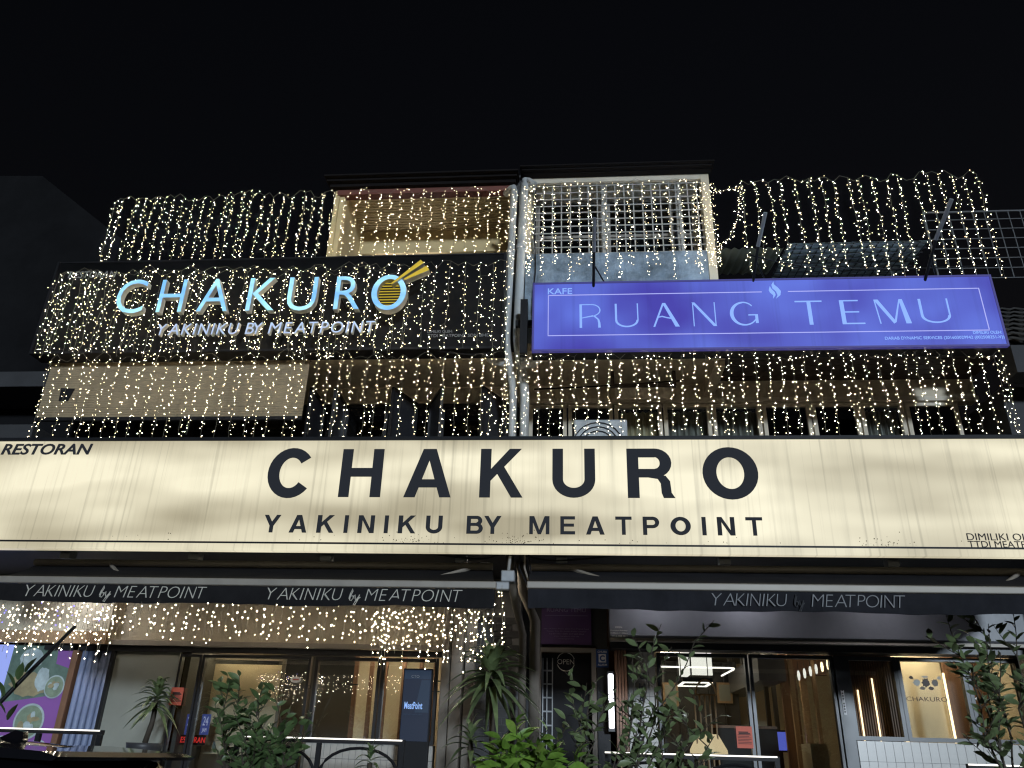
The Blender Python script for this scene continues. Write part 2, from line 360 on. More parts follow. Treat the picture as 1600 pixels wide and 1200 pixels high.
MB().box(bx0+.063, bx1-.02, byb, byb+.12, 7.86, 8.23).build('beam', M['cream_gold'], hl)
MB().box(bx0+.063, bx1-.02, byb+.04, byb+.08, 7.74, 7.855).build('window_head', M['soffit'], hl)
MB().box(bx0+.3, bx0+1.25, byb-.02, byb+.03, 7.70, 7.735).build('lamp_tube', M['tube'], hl)
MB().box(bx0+.063, bx1-.02, byb+.5, byb+.6, 5.9, 7.85).build('wall', M['dark_wall'], hl)
MB().box(bx1-.02, bx1+.05, by+.06, byb+.1, 5.9, 8.34).build('party_wall', M['dark_wall'], hl)
# --- slab/beam between floors
MB().box(XL0+.02, XP-.13, 8.03, 8.18, 5.76, 6.9).build('spandrel_wall', M['dark_wall'], hl)
MB().box(XL0+.02, XP-.13, 7.97, 8.1, 5.665, 5.757).build('beam', M['cream'], hl)
# first-floor soffit and lintel
MB().box(XL0+.02, XP-.03, 8.185, 9.0, 5.785, 5.85).build('soffit', M['soffit'], hl)
MB().box(XL0+.02, XP-.03, 9.0, 9.15, 5.575, 5.9).build('lintel', M['soffit'], hl)
MB().box(XL0+.02, XP-.03, 9.02, 9.06, 5.79, 5.80).build('joint', M['roof_dark'], hl) if False else None
for x0, x1 in ((-3.35,-2.95), (-2.87,-2.33), (-2.29,-1.70), (-1.66,-1.16), (-1.12,-.72), (-6.1,-4.9), (-4.85,-3.4)):
    f = MB(); f.box(x0, x0+.04, 9.02, 9.08, 4.2, 5.57); f.box(x1-.04, x1, 9.02, 9.08, 4.2, 5.57); f.box(x0+.04, x1-.04, 9.02, 9.08, 5.53, 5.57); f.box(x0+.04, x1-.04, 9.02, 9.08, 4.2, 4.25)
    wn = f.build('window', M['black_frame'], hl); MB().box(x0+.041, x1-.041, 9.045, 9.051, 4.251, 5.529).build('pane', M['glass_dark'], wn)
MB().box(XL0+.02, XP-.03, 9.9, 9.95, 4.0, 5.7).build('room_wall', M['dark_wall'], hl)
# open casements: hinge (x,9.0) -> free (x,y)
for (hx, fx, fy) in ((-3.14, -3.16, 8.49), (-2.88, -2.86, 8.49), (-1.965, -2.165, 8.50), (-1.80, -1.57, 8.50), (-.83, -1.09, 8.50)):
    d = Vector((fx-hx, fy-9.0, 0)); n = Vector((-d.y, d.x, 0)).normalized()*.018
    z0, z1 = 4.3, 5.565
    def slab(a, bb, za, zb, th):
        q = MB(); nn = n.normalized()*th
        A = Vector((hx, 9.0, 0))+d*a; B = Vector((hx, 9.0, 0))+d*bb
        q.v = [tuple(p+Vector((0,0,z))) for z in (za, zb) for p in (A-nn, A+nn, B-nn, B+nn)]
        q.f = [(0,1,3,2),(4,6,7,5),(0,4,5,1),(2,3,7,6),(0,2,6,4),(1,5,7,3)]; return q
    q = slab(0, .07, z0, z1, .018)
    for s2 in (slab(.93, 1, z0, z1, .018), slab(.071, .929, z1-.04, z1, .018), slab(.071, .929, z0, z0+.04, .018)):
        k = len(q.v); q.v += s2.v; q.f += [tuple(i+k for i in f) for f in s2.f]
    cs = q.build('casement', M['black_frame'], hl); slab(.072, .928, z0+.041, z1-.041, .004).build('pane', M['casement_pane'], cs)
# ground-floor bulkhead etc.
MB().box(XL0+.02, -1.48, 9.32, 9.5, 2.72, 3.42).build('bulkhead', M['cream'], hl)
MB().box(XL0+.02, -1.48, 9.27, 9.317, 2.665, 2.72).build('track_rail', M['silver'], hl)
MB().box(XL0+.02, -1.48, 9.30, 9.42, 2.60, 2.66).build('head_frame', M['black_frame'], hl)
MB().box(-14, 12, 7.0, 9.6, 3.43, 3.55).build('canopy_slab', M['dark_wall'], hl)

# ================================================================= RIGHT SHOPHOUSE
rx0, rx1 = -.60, 1.70
zt_ = max(AZ(960, 258, by-.2), 8.43)
b = MB(); b.box(rx0-.04, rx1+.02, by-.09, by+1.4, 8.377, zt_-.045); b.box(rx0-.06, rx1+.03, by-.15, by+1.4, zt_-.04, zt_-.02); b.box(rx0-.08, rx1+.05, by-.2, by+1.4, zt_-.016, zt_)
b.build('roof_edge', M['roof_dark'], hr)
MB().box(XP-.06, rx0-.06, by+.02, by+1.4, 5.9, 8.45).build('party_wall', M['dark_wall'], hr)
MB().box(rx0, rx1-.10, by+.02, by+.16, 5.86, 7.225).build('wall', M['grey_wall_bluelit'], hr)
MB().box(rx1-.098, rx1, by+.0, by+.2, 6.2, 8.375).build('corner_post', M['cream'], hr)
MB().box(rx0, rx1-.10, by+.0, by+.05, 8.30, 8.375).build('fascia', M['soffit'], hr)
MB().box(rx0, rx1-.10, by+.03, by+1.2, 8.33, 8.372).build('soffit', M['soffit'], hr) if False else None
MB().box(rx0+.0, rx0+.06, by+.055, by+1.2, 7.23, 8.375).build('side_wall', M['cream'], hr)
MB().box(rx0+.065, rx1-.11, by+.75, by+.85, 7.3, 8.37).build('room_wall', M['dark_wall'], hr)
MB().box(rx0+.065, rx1-.11, by+.06, by+.74, 8.34, 8.37).build('soffit', M['soffit'], hr)
grl = MB().box(rx0+.06, rx1-.10, by+.05, by+.075, 7.226, 7.25).build('window_grille', M['white_bar'], hr)
for x in (.385, 1.315):
    MB().box(x-.035, x+.035, by+.085, by+.15, 7.23, 8.30).build('post', M['white_bar'], grl)
vbar = MB().box(-.007, .007, -.007, .007, 7.25, 8.30).mesh('bar_upright'); vbar.materials.append(M['white_bar'])
x = rx0+.10
while x < rx1-.13:
    link('bar', vbar, None, grl, Matrix.Translation((x, by+.0555, 0))); x += .1135
hbar = MB().box(rx0+.062, rx1-.102, -.006, .006, -.006, .006).mesh('bar_level'); hbar.materials.append(M['white_bar'])
for i in range(10): link('bar', hbar, None, grl, Matrix.Translation((0, by+.0415, 7.33+i*.1045)))
# window behind the grille
for x0, x1 in ((rx0+.1, .36), (.42, 1.28), (1.34, rx1-.13)):
    f = MB(); yb = by+.40
    f.box(x0, x0+.05, yb, yb+.05, 7.25, 8.33); f.box(x1-.05, x1, yb, yb+.05, 7.25, 8.33); f.box(x0+.05, x1-.05, yb, yb+.05, 8.28, 8.33); f.box(x0+.05, x1-.05, yb, yb+.05, 7.72, 7.76)
    wn = f.build('window', M['curtain'], hr); MB().box(x0+.051, x1-.051, yb+.02, yb+.026, 7.25, 8.279).build('pane', M['glass_dark'], wn)
# first floor, right house
MB().box(rx0+.02, rx1-.02, 7.99, 8.19, 5.72, 5.857).build('beam', M['cream'], hr)
MB().box(rx0-.1, 1.62, 8.19, 9.0, 5.80, 5.85).build('soffit', M['cream'], hr)
MB().box(1.62, XR1, 8.15, 9.0, 5.86, 5.93).build('soffit', M['roof_dark'], hr)
for i in range(6):
    y = 8.16+i*.14
    MB().box(1.625, XR1, y, y+.128, 5.835, 5.857).build('board', M['brown_board'], hr)
MB().box(1.56, 1.68, 8.2, 9.0, 5.65, 5.80).build('beam', M['cream'], hr)
MB().box(rx0-.1, XR1, 9.0, 9.15, 5.56, 5.95).build('lintel', M['cream'], hr)
MB().box(rx0-.1, XR1, 8.95, 8.999, 5.545, 5.60).build('window_head', M['soffit'], hr)
xs = [-.58, -.10, .46, 1.05, 1.63, 2.22, 2.80, 3.36, 3.88, 4.50]
for i in range(len(xs)-1):
    x0, x1 = xs[i]+.01, xs[i+1]-.01
    f = MB(); wd = .045
    f.box(x0, x0+wd, 9.0, 9.07, 4.2, 5.54); f.box(x1-wd, x1, 9.0, 9.07, 4.2, 5.54); f.box(x0+wd, x1-wd, 9.0, 9.07, 5.50, 5.54); f.box(x0+wd, x1-wd, 9.0, 9.07, 4.2, 4.25)
    if i in (1,): f.box(x0+wd, x1-wd, 9.01, 9.06, 5.30, 5.33)
    wn = f.build('window', M['soffit'], hr); MB().box(x0+wd+.001, x1-wd-.001, 9.03, 9.036, 4.251, 5.499).build('pane', M['glass_dark'] if i in (0,1,5,6,8) else M['glass'], wn)
    if i in (2, 3, 4, 7):
        c = MB(); k = 26
        for j in range(k):
            xa = x0+.02+(x1-x0-.04)*j/k; xb = x0+.02+(x1-x0-.04)*(j+1)/k
            ya = 9.16+.03*math.sin(j*1.7+i); yb = 9.16+.03*math.sin((j+1)*1.7+i)
            c.poly([(xa, ya, 4.2), (xb, yb, 4.2), (xb, yb, 5.5), (xa, ya, 5.5)])
        c.build('curtain', M['wall_warm'] if i == 2 else M['curtain'], wn)
MB().box(rx0-.1, XR1, 9.9, 9.95, 4.0, 5.7).build('room_wall', M['dark_wall'], hr)
# neon-free fixture on the lintel
fx = thing('wall_bracket', 'small dark metal bracket with a round knob on the soffit below the violet sign', 'bracket', (.75, 8.6, 5.6))
MB().box(.42, 1.18, 8.60, 8.66, 5.60, 5.635).build('rail', M['brown_board'], fx); MB().box(.42, .46, 8.60, 8.66, 5.636, 5.797).build('arm', M['brown_board'], fx); MB().box(1.14, 1.18, 8.60, 8.66, 5.636, 5.797).build('arm', M['brown_board'], fx)
MB().box(.47, 1.13, 8.64, 8.655, 5.45, 5.597).build('back_plate', M['soffit'], fx); MB().lathe((.74, 8.45), [(.02,5.797),(.045,5.77),(.045,5.73),(.02,5.70)], 12).build('knob', M['cream'], fx, True)
# air conditioner
ac = thing('air_conditioner', 'pale outdoor air conditioner unit peeking over the cream lit sign', 'air conditioner', (.25, 8.3, 4.3))
MB().box(-.02, .56, 8.15, 8.42, 4.32, 4.99).build('casing', M['ac_paint'], ac, bevel=.015)
MB().lathe((0,0), [(.0,0),(.27,0.0)], 24) if False else None
q = MB()
for k in range(3):
    r = .27-.05*k; q.tube([(.24+r*math.cos(a*math.pi/12), 8.14, 4.68+r*math.sin(a*math.pi/12)) for a in range(25)], .006, 4)
q.build('fan_guard', M['black_frame'], ac)
# ledge that carries it and the first-floor parapet (behind the cream sign)
MB().box(XL0, XR1, 7.98, 8.6, 4.20, 4.31).build('ledge', M['cream'], hr)
MB().box(XL0, XR1, 8.62, 8.72, 3.552, 4.19).build('parapet_wall', M['cream'], hr)

# pergola roofs and clutter above the violet sign
pg = thing('corrugated_awning', 'mossy corrugated roof sheet beside the window bay above the violet sign', 'roof sheet', (2.0, 8.4, 7))
c = MB(); k = 40; za, zb = AZ(1170, 388, 8.1), AZ(1170, 428, 8.9)
xa0, xb0 = AX(1118, 388, 8.1), AX(1225, 388, 8.1)
for j in range(k):
    u0, u1 = xa0+(xb0-xa0)*j/k, xa0+(xb0-xa0)*(j+1)/k; o0, o1 = .015*math.sin(j*1.26), .015*math.sin((j+1)*1.26)
    c.poly([(u0, 8.1, za+o0), (u1, 8.1, za+o1), (u1, 8.9, zb+o1), (u0, 8.9, zb+o0)])
c.build('sheet', M['corr'], pg)
pb = thing('pergola_roof', 'pale roof sheeting with crossing battens above the right half of the violet sign', 'roof', (3.2, 8.4, 7))
z8a, z8b = AZ(1340, 378, 8.1), AZ(1340, 432, 9.0); x8a, x8b = AX(1232, 383, 8.1), AX(1450, 375, 8.1)
MB().poly([(x8a, 8.1, z8a), (x8b, 8.1, z8a), (x8b, 9.0, z8b), (x8a, 9.0, z8b)]).build('sheet', M['poly'], pb)
for j in range(18):
    xx = x8a+(x8b-x8a)*j/17
    MB().tube([(xx, 8.08, z8a-.02), (xx, 9.0, z8b-.02)], .009, 4).build('batten', M['black_frame'], pb)
for j in range(9):
    t = j/8
    MB().tube([(x8a-.02, 8.1+.9*t, z8a+(z8b-z8a)*t-.035), (x8b+.02, 8.1+.9*t, z8a+(z8b-z8a)*t-.035)], .008, 4).build('batten', M['black_frame'], pb)
MB().box(x8a, x8b, 9.0, 9.1, 5.95, z8b).build('back_wall', M['dark_wall'], pb)
# neighbour on the right: mesh screen, tiled roof
sc_ = thing('mesh_screen', 'square wire mesh screen at the far right behind the light strings', 'screen', (5.2, 8.6, 6.9))
X0, X1, Z0, Z1 = AX(1455, 380, 8.7), AX(1640, 380, 8.7), AZ(1520, 432, 8.7), AZ(1520, 330, 8.7)
f = MB(); f.box(X0, X1, 8.69, 8.71, Z1-.02, Z1); f.box(X0-.02, X0, 8.69, 8.71, Z0, Z1); f.build('frame', M['mesh_bar'], sc_)
j = 1
while X0+.145*j < X1: MB().box(X0+.145*j-.005, X0+.145*j+.005, 8.685, 8.695, Z0-.02, Z1-.021).build('bar', M['mesh_bar'], sc_); j += 1
for j in range(7): MB().box(X0, X1, 8.675, 8.684, Z1-.15-.145*j, Z1-.14-.145*j).build('bar', M['mesh_bar'], sc_)
nr = thing('neighbour_house', 'dark neighbouring house with clay tile roof at the right edge', 'building', (6.5, 9, FLOOR))
MB().box(XR1+.02, 11, 8.5, 10.5, .66, 5.5).build('wall', M['dark_wall'], nr)
rf = MB().poly([(XR1-.1, 8.0, 5.75), (11, 8.0, 5.75), (11, 10.0, 7.35), (XR1-.1, 10.0, 7.35)]).build('roof', M['roof_dark'], nr)
for r_ in range(8):
    for c_ in range(9):
        x0 = XR1-.1+c_*.16; y0 = 8.0+r_*.24; z0 = 5.78+r_*.192
        q = MB(); n = 4
        for i in range(n):
            a0, a1 = math.pi*i/n, math.pi*(i+1)/n
            q.poly([(x0+.08-.07*math.cos(a0), y0-.03, z0+.05*math.sin(a0)), (x0+.08-.07*math.cos(a1), y0-.03, z0+.05*math.sin(a1)), (x0+.08-.07*math.cos(a1), y0+.24, z0+.18+.05*math.sin(a1)), (x0+.08-.07*math.cos(a0), y0+.24, z0+.18+.05*math.sin(a0))])
        q.build('tile', M['tile_roof'], rf)
MB().box(XR1-.1, 11, 7.9, 8.2, 5.4, 5.72).build('eave_beam', M['dark_wall'], nr)
# neighbour on the left
nl = thing('neighbour_house', 'unlit dark neighbouring house at the left edge with a sloping roofline', 'building', (-9, 9, FLOOR))
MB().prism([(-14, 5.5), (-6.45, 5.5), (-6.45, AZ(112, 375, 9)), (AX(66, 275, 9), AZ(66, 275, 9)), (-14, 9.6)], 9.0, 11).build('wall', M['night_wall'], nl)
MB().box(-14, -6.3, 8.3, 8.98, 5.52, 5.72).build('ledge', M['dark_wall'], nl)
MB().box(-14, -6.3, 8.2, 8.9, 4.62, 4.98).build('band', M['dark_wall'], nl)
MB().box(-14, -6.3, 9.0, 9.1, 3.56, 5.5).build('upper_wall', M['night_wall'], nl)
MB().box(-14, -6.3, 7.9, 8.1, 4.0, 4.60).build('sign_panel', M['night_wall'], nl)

# ================================================================= SIGNS
# --- long cream lightbox
SY = 6.9
ms = thing('lightbox_sign', 'long cream backlit fascia sign with bold black lettering across both shopfronts', 'sign', (-.8, 7.1, 3.2))
sx0, sx1, sz0, sz1 = -5.9, 4.6, 3.30, 4.27
MB().box(sx0, sx1, SY+.012, SY+.06, sz0, sz1).build('face_panel', M['face_cream'], ms)
MB().box(sx0-.05, sx1+.05, SY+.061, SY+.34, sz0-.03, sz1+.01).build('housing', M['black'], ms)
fr = MB(); fr.box(sx0-.05, sx1+.05, SY, SY+.06, sz1+.002, sz1+.035); fr.box(sx0-.05, sx1+.05, SY, SY+.06, sz0-.020, sz0-.002)
fr.build('frame', M['black'], ms)
MB().box(sx0-.05, sx1+.05, SY-.012, SY+.06, sz0-.085, sz0-.022).build('bottom_strip', M['face_cream'], ms)
z0, z1 = AZ(800, 777, SY), AZ(800, 701, SY)
for ch, a, bb in zip('CHAKURO', (418, 532, 633, 750, 863, 980, 1098), (490, 597, 706, 817, 930, 1053, 1185)):
    dz = .012 if ch in 'CO' else 0
    glyph(BOLD, ch, AX(a, 740, SY), AX(bb, 740, SY), z0-dz, z1+dz, SY+.004, .007, M['letter_dark'], ms)
z0, z1 = AZ(800, 834, SY), AZ(800, 806, SY)
for s, a, bb in (('YAKINIKU', 411, 691), ('BY', 729, 783), ('MEATPOINT', 827, 1192)):
    bold_row(s, AX(a, 820, SY), AX(bb, 820, SY), z0, z1, SY+.004, .007, M['letter_dark'], ms)
put_text('lettering', 'RESTORAN', AX(3, 701, SY), AX(143, 701, SY), AZ(72, 710, SY), AZ(72, 693, SY), SY+.004, .007, M['letter_dark'], ms, .18, .02)
put_text('lettering', 'DIMILIKI OLEH:', AX(1511, 837, SY), AX(1511, 837, SY)+.62, AZ(1550, 844, SY), AZ(1550, 833, SY), SY+.006, .005, M['letter_dark'], ms, 0, -.004)
put_text('lettering', 'TTDI MEATPOINT SDN BHD', AX(1513, 847, SY), AX(1513, 847, SY)+1.05, AZ(1550, 855, SY), AZ(1550, 845, SY), SY+.006, .005, M['letter_dark'], ms, 0, -.004)
M['grime'] = mat('grime', (.10, .07, .035), .9)
rg = random.Random(31)
gr_ = MB()
for i in range(170):
    cxg = rg.choice((AX(805, 848, SY), AX(805, 848, SY), AX(1380, 838, SY), AX(640, 848, SY), rg.uniform(-5, 4)))+rg.gauss(0, .13); czg = sz0+abs(rg.gauss(0, .035))+.003; rs = rg.uniform(.0015, .005)
    gr_.prism([(cxg+rs*rg.uniform(.6, 1.5)*math.cos(a*math.pi/3), czg+rs*rg.uniform(.6, 1.5)*math.sin(a*math.pi/3)) for a in range(6)], SY+.009+.00001*i, SY+.0118)
o_ = gr_.build('dirt_specks', M['grime'], ms); o_['kind'] = 'stuff'
# struts that carry the box
for x in (-5, -3, -1.0, 1.2, 3.4):
    MB().tube([(x, SY+.3, sz0+.1), (x, 8.62, sz0+.28)], .02, 6).build('strut', M['steel'], ms)
# --- violet lightbox
PY = 7.5
ps = thing('lightbox_sign', 'violet backlit cafe sign with thin pale letters inside a line border', 'sign', (1.96, 7.6, 5.5))
px0, px1, pz0, pz1 = -.46, 4.38, 5.505, 6.355
MB().box(px0+.02, px1-.02, PY+.01, PY+.05, pz0+.02, pz1-.02).build('face_panel', M['face_purple'], ps)
MB().box(px0, px1, PY+.051, PY+.22, pz0, pz1).build('housing', M['black'], ps)
f = MB(); f.box(px0, px1, PY, PY+.05, pz1-.02, pz1); f.box(px0, px1, PY, PY+.05, pz0, pz0+.02); f.box(px0, px0+.02, PY, PY+.05, pz0+.02, pz1-.02); f.box(px1-.02, px1, PY, PY+.05, pz0+.02, pz1-.02)
f.build('frame', M['purple_edge'], ps)
MB().box(px0+.02, px1-.02, PY+.222, PY+.232, pz0+.1, pz1-.004).build('back_panel', M['black'], ps)
MB().box(px0+.05, px1-.05, PY+.08, PY+.2, pz1+.002, pz1+.008).build('top_fill_strip', M['purple_top'], ps)  # unseen glowing strip added to wash the wall above in blue
z0, z1 = AZ(920, 511.5, PY), AZ(920, 475, PY)
for ch, a, bb in zip('RUANGTEMU', (905.5, 961, 1020, 1082, 1140.6, 1244, 1309, 1363, 1437.5), (939.5, 997.5, 1061, 1119, 1184, 1286.5, 1349, 1421, 1484)):
    ym = 493+(a-920)*(-.018)
    glyph(DECO, ch, AX(a, ym, PY), AX(bb, ym, PY), z0, z1, PY+.004, .005, M['glyph_blue'], ps)
bz0, bz1, bxa, bxb = AZ(900, 524, PY), AZ(900, 460, PY), AX(856, 490, PY), AX(1538, 480, PY)
ga, gb = AX(1190, 452, PY), AX(1231, 452, PY)
for i, (u0, u1, v0, v1) in enumerate(((bxa, bxb, bz0, bz0+.008), (bxa, bxa+.008, bz0+.013, bz1), (bxb-.008, bxb, bz0+.013, bz1), (bxa+.013, ga, bz1-.008, bz1), (gb, bxb-.013, bz1-.008, bz1))):
    MB().box(u0, u1, PY+.005, PY+.009, v0, v1).build('border_line', M['glyph_line'], ps)
fcx, fz0, fz1 = AX(1211, 452, PY), AZ(1211, 466, PY), AZ(1211, 439, PY); fh = fz1-fz0
MB().prism([(fcx+.02*i, z) for i, z in ()] or [(fcx+.0, fz0), (fcx+.05, fz0+fh*.2), (fcx+.06, fz0+fh*.42), (fcx+.035, fz0+fh*.62), (fcx-.005, fz0+fh*.82), (fcx-.005, fz1), (fcx-.03, fz0+fh*.8), (fcx-.025, fz0+fh*.6), (fcx+.01, fz0+fh*.4), (fcx+.02, fz0+fh*.2)], PY+.004, PY+.009).build('flame_mark', M['glyph_blue'], ps)
MB().prism([(fcx-.03, fz0), (fcx+.0, fz0+fh*.2), (fcx-.005, fz0+fh*.36), (fcx-.035, fz0+fh*.55), (fcx-.05, fz0+fh*.72), (fcx-.065, fz0+fh*.5), (fcx-.055, fz0+fh*.35), (fcx-.025, fz0+fh*.2)], PY+.004, PY+.009).build('flame_mark', M['glyph_blue'], ps)
put_text('lettering', 'KAFE', AX(856, 455, PY), AX(894, 455, PY), AZ(875, 459, PY), AZ(875, 450, PY), PY+.005, .004, M['glyph_blue'], ps, 0, .005)
put_text('lettering', 'DIMILIKI OLEH:', AX(1521, 519, PY), AX(1566, 519, PY), AZ(1540, 521, PY), AZ(1540, 516.5, PY), PY+.005, .004, M['glyph_blue'], ps)
put_text('lettering', 'DARAB DYNAMIC SERVICES (201603029942 (002508251-V))', AX(1383, 527, PY), AX(1570, 527, PY), AZ(1480, 530.5, PY), AZ(1480, 524.5, PY), PY+.005, .004, M['glyph_blue'], ps)
MB().box(px0-.2, px0+.1, PY+.24, PY+.30, 5.95, 6.02).build('side_bracket', M['black'], ps)
MB().box(px0-.14, px0-.06, PY+.12, PY+.238, 5.55, 6.22).build('side_bracket', M['black'], ps)
# lamp arms over the violet sign
for lab, pa, pb_, ya, yb in (('left arm pole over the violet sign, in front of the grilled window', (927, 440), (929, 340), 7.55, 6.95), ('middle arm pole over the violet sign beside the mossy roof sheet', (1174, 432), (1196, 332), 7.55, 7.0), ('right arm pole over the violet sign with a side brace', (1440, 430), (1487, 311), 7.55, 6.85)):
    a = at(*pa, ya); e = at(*pb_, yb)
    t = thing('support_pole', lab, 'bracket', tuple(a), 'arm poles on top of the violet sign')
    mid = a+(e-a)*.5
    MB().tube([a-Vector((0,0,.12)), mid], .016, 8).build('lower_tube', M['black'], t); MB().tube([mid-(e-a)*.02, e], .021, 8).build('upper_tube', M['steel'], t)
    MB().tube([a+Vector((.18, .05, -.1)), a+(e-a)*.28], .009, 6).build('brace', M['black'], t)

# --- black channel-letter sign
BY = 7.7
bs = thing('fascia_sign', 'black panel sign with lit blue channel letters and yellow chopsticks behind the light strings', 'sign', (-3.5, 7.8, 5.66))
kx0, kx1, kz0, kz1 = -6.2, -.81, 5.67, 6.87
MB().box(kx0, kx1, BY, BY+.22, kz0, kz1).build('panel', M['sign_black'], bs)
f = MB(); f.box(kx0-.03, kx0-.001, BY-.02, BY+.22, kz0-.03, kz1+.02); f.box(kx1+.001, kx1+.03, BY-.02, BY+.22, kz0-.03, kz1+.02); f.box(kx0, kx1, BY-.02, BY+.22, kz0-.03, kz0-.002); f.box(kx0, kx1, BY-.01, BY+.22, kz1+.002, kz1+.02)
f.build('frame', M['black'], bs)
LY = BY-.30
cz0, cz1 = AZ(400, 485, LY), AZ(400, 434.5, LY)
for x in (-5.2, -4.7, -4.1, -3.6, -3.1, -2.6, -2.1):
    MB().box(x-.01, x+.01, LY+.09, BY-.001, AZ(400,462,LY)-.01, AZ(400,462,LY)+.01).build('letter_rod', M['black'], bs)
for ch, a, bb in zip('CHAKUR', (183, 249, 311, 387, 449, 523), (227, 288, 359, 431, 494, 563)):
    put_text('letter', ch, AX(a, 462, LY), AX(bb, 462, LY), cz0-(.01 if ch in 'CU' else 0), cz1+(.01 if ch == 'C' else 0), LY, .075, M['chan_face'], bs, 0, -.006, M['chan_side'])
ox0, ox1 = AX(581, 452, LY), AX(635, 452, LY); oz0, oz1 = cz0-.02, cz1+.01
ocx, ocz, orx, orz = (ox0+ox1)/2, (oz0+oz1)/2, (ox1-ox0)/2, (oz1-oz0)/2
q = MB()
for a0, a1 in ((-90, 90), (90, 270)): q.prism([(ocx+p[0]*orx, ocz+p[1]*orz) for p in arc(0, 0, 1, 1, .32, .24, a0, a1, 20)], LY, LY+.10)
lo = q.build('letter', M['chan_face'], bs); lo.data.materials.append(M['chan_side'])
for p in lo.data.polygons:
    if p.normal.y > -.5: p.material_index = 1
MB().prism([(ocx+orx*.645*math.cos(2*math.pi*i/32), ocz+orz*.725*math.sin(2*math.pi*i/32)) for i in range(32)], LY+.055, LY+.07).build('back_disc', M['black'], bs)
for i in range(9):
    zz = ocz-orz*.62+orz*1.24*i/8; hw = orx*.64*math.sqrt(max(.05, 1-((zz-ocz)/(orz*.72))**2))
    MB().box(ocx-hw, ocx+hw, LY+.04, LY+.05, zz-.0036, zz+.0036).build('grill_line', M['chan_yellow'], bs)
for (pa, pb_, wd) in (((612, 444), (660, 409), .028), ((632, 437), (669, 419), .034)):
    a, e = at(*pa, LY-.02), at(*pb_, LY-.02); d = (e-a).normalized(); n = Vector((-d.z, 0, d.x))
    q = MB().prism([(p.x, p.z) for p in (a-n*wd*.35, e-n*wd, e+n*wd, a+n*wd*.35)], LY-.03, LY+.06)
    o = q.build('chopstick', M['chan_yellow'], bs); o.data.materials.append(M['chan_side'])
    for p in o.data.polygons:
        if p.normal.y > -.5: p.material_index = 1
sz_0, sz_1 = AZ(400, 518, LY), AZ(400, 500.5, LY)
for s, a, bb in (('YAKINIKU', 242, 371), ('BY', 381, 408), ('MEATPOINT', 417, 584)):
    thin_row(s, AX(a, 510, LY), AX(bb, 505, LY), sz_0, sz_1, LY+.05, .05, M['chan_white'], bs, .10, 0.0, M['chan_side'])
put_text('lettering', 'RESTORAN', AX(108, 428, BY), AX(182, 428, BY), AZ(145, 434, BY), AZ(145, 424, BY), BY-.004, .004, M['letter_dim'], bs, .15, -.005)
put_text('lettering', 'DIMILIKI OLEH:', AX(668, 517, BY), AX(707, 517, BY), AZ(690, 520, BY), AZ(690, 516, BY), BY-.004, .004, M['letter_dim'], bs)
for wd_s, a, bb in (('TTDI', 668, 684), ('MEATPOINT', 687, 728), ('SDN', 731, 746), ('BHD', 749, 766)): put_text('lettering', wd_s, AX(a, 524, BY), AX(bb, 524, BY), AZ(710, 526.5, BY), AZ(710, 522, BY), BY-.004, .004, M['letter_dim'], bs)
for x in (-5.6, -4, -2.4, -1.2): MB().box(x-.02, x+.02, BY+.221, 8.03, 6.2, 6.24).build('bracket', M['black'], bs)

# --- roller blind, left first floor
rb = thing('roller_blind', 'beige ribbed outdoor blind with a dark hole near its left end', 'blind', (-4.6, 8.0, 4.95))
q = MB(); n = 23; zt, zb = 5.66, 4.965
x0, x1 = -6.12, -3.02
for i in range(n):
    a = zb+(zt-zb)*i/n; c2 = zb+(zt-zb)*(i+1)/n; m_ = a+(c2-a)*.78
    q.poly([(x0, 7.955, a), (x1, 7.955, a), (x1, 7.945, m_), (x0, 7.945, m_)]); q.poly([(x0, 7.945, m_), (x1, 7.945, m_), (x1, 7.962, c2), (x0, 7.962, c2)])
q.build('ribbed_sheet', M['blind'], rb)
MB().prism([(AX(95, 606, 7.93), AZ(95, 606, 7.93)), (AX(116, 607, 7.93), AZ(116, 607, 7.93)), (AX(105, 626, 7.93), AZ(105, 626, 7.93)), (AX(91, 626, 7.93), AZ(91, 626, 7.93))], 7.935, 7.943).build('hole_patch', M['black'], rb)
MB().box(x0, x1, 7.94, 7.98, 4.92, 4.96).build('bottom_bar', M['black'], rb)
MB().tube([(x0, 7.99, 5.69), (x1, 7.99, 5.69)], .03, 10).build('roller', M['roof_dark'], rb)

# --- drain pipes on the party wall
def pipe(lab, path, r):
    t = thing('drain_pipe', lab, 'pipe', path[-1], 'white drain pipes between the two houses')
    pts = [Vector(p) for p in path]; out = [pts[0]]
    for i in range(1, len(pts)-1):
        a, p, c = pts[i-1], pts[i], pts[i+1]; k = .09
        out += [p+(a-p).normalized()*k, p+((a-p).normalized()+(c-p).normalized())*k*.28, p+(c-p).normalized()*k]
    out.append(pts[-1]); MB().tube(out, r, 12).build('tube', M['pvc'], t, True)
    for p, nx in zip(pts[:-1], pts[1:]):
        d = (nx-p).normalized()
        if (nx-p).length > .6:
            c = p+(nx-p)*.45; MB().tube([c-d*.03, c+d*.03], r+.008, 12).build('collar', M['pvc'], t, True)
pipe('thinner left drain pipe running down between the black and violet signs', [(-.86, 8.12, 8.08), (-.735, 7.93, 8.06), (-.775, 7.93, 5.84), (-.70, 8.15, 5.35), (-.69, 8.15, 3.6)], .042)
pipe('thicker right drain pipe running down between the black and violet signs', [(-.50, 8.12, 8.20), (-.615, 7.95, 8.17), (-.655, 7.95, 5.88), (-.57, 8.2, 5.35), (-.57, 8.2, 3.6)], .052)
t = thing('drain_pipe', 'short white branch pipe elbow below the left end of the violet sign', 'pipe', (-.4, 8.1, 5.6), 'white drain pipes between the two houses')
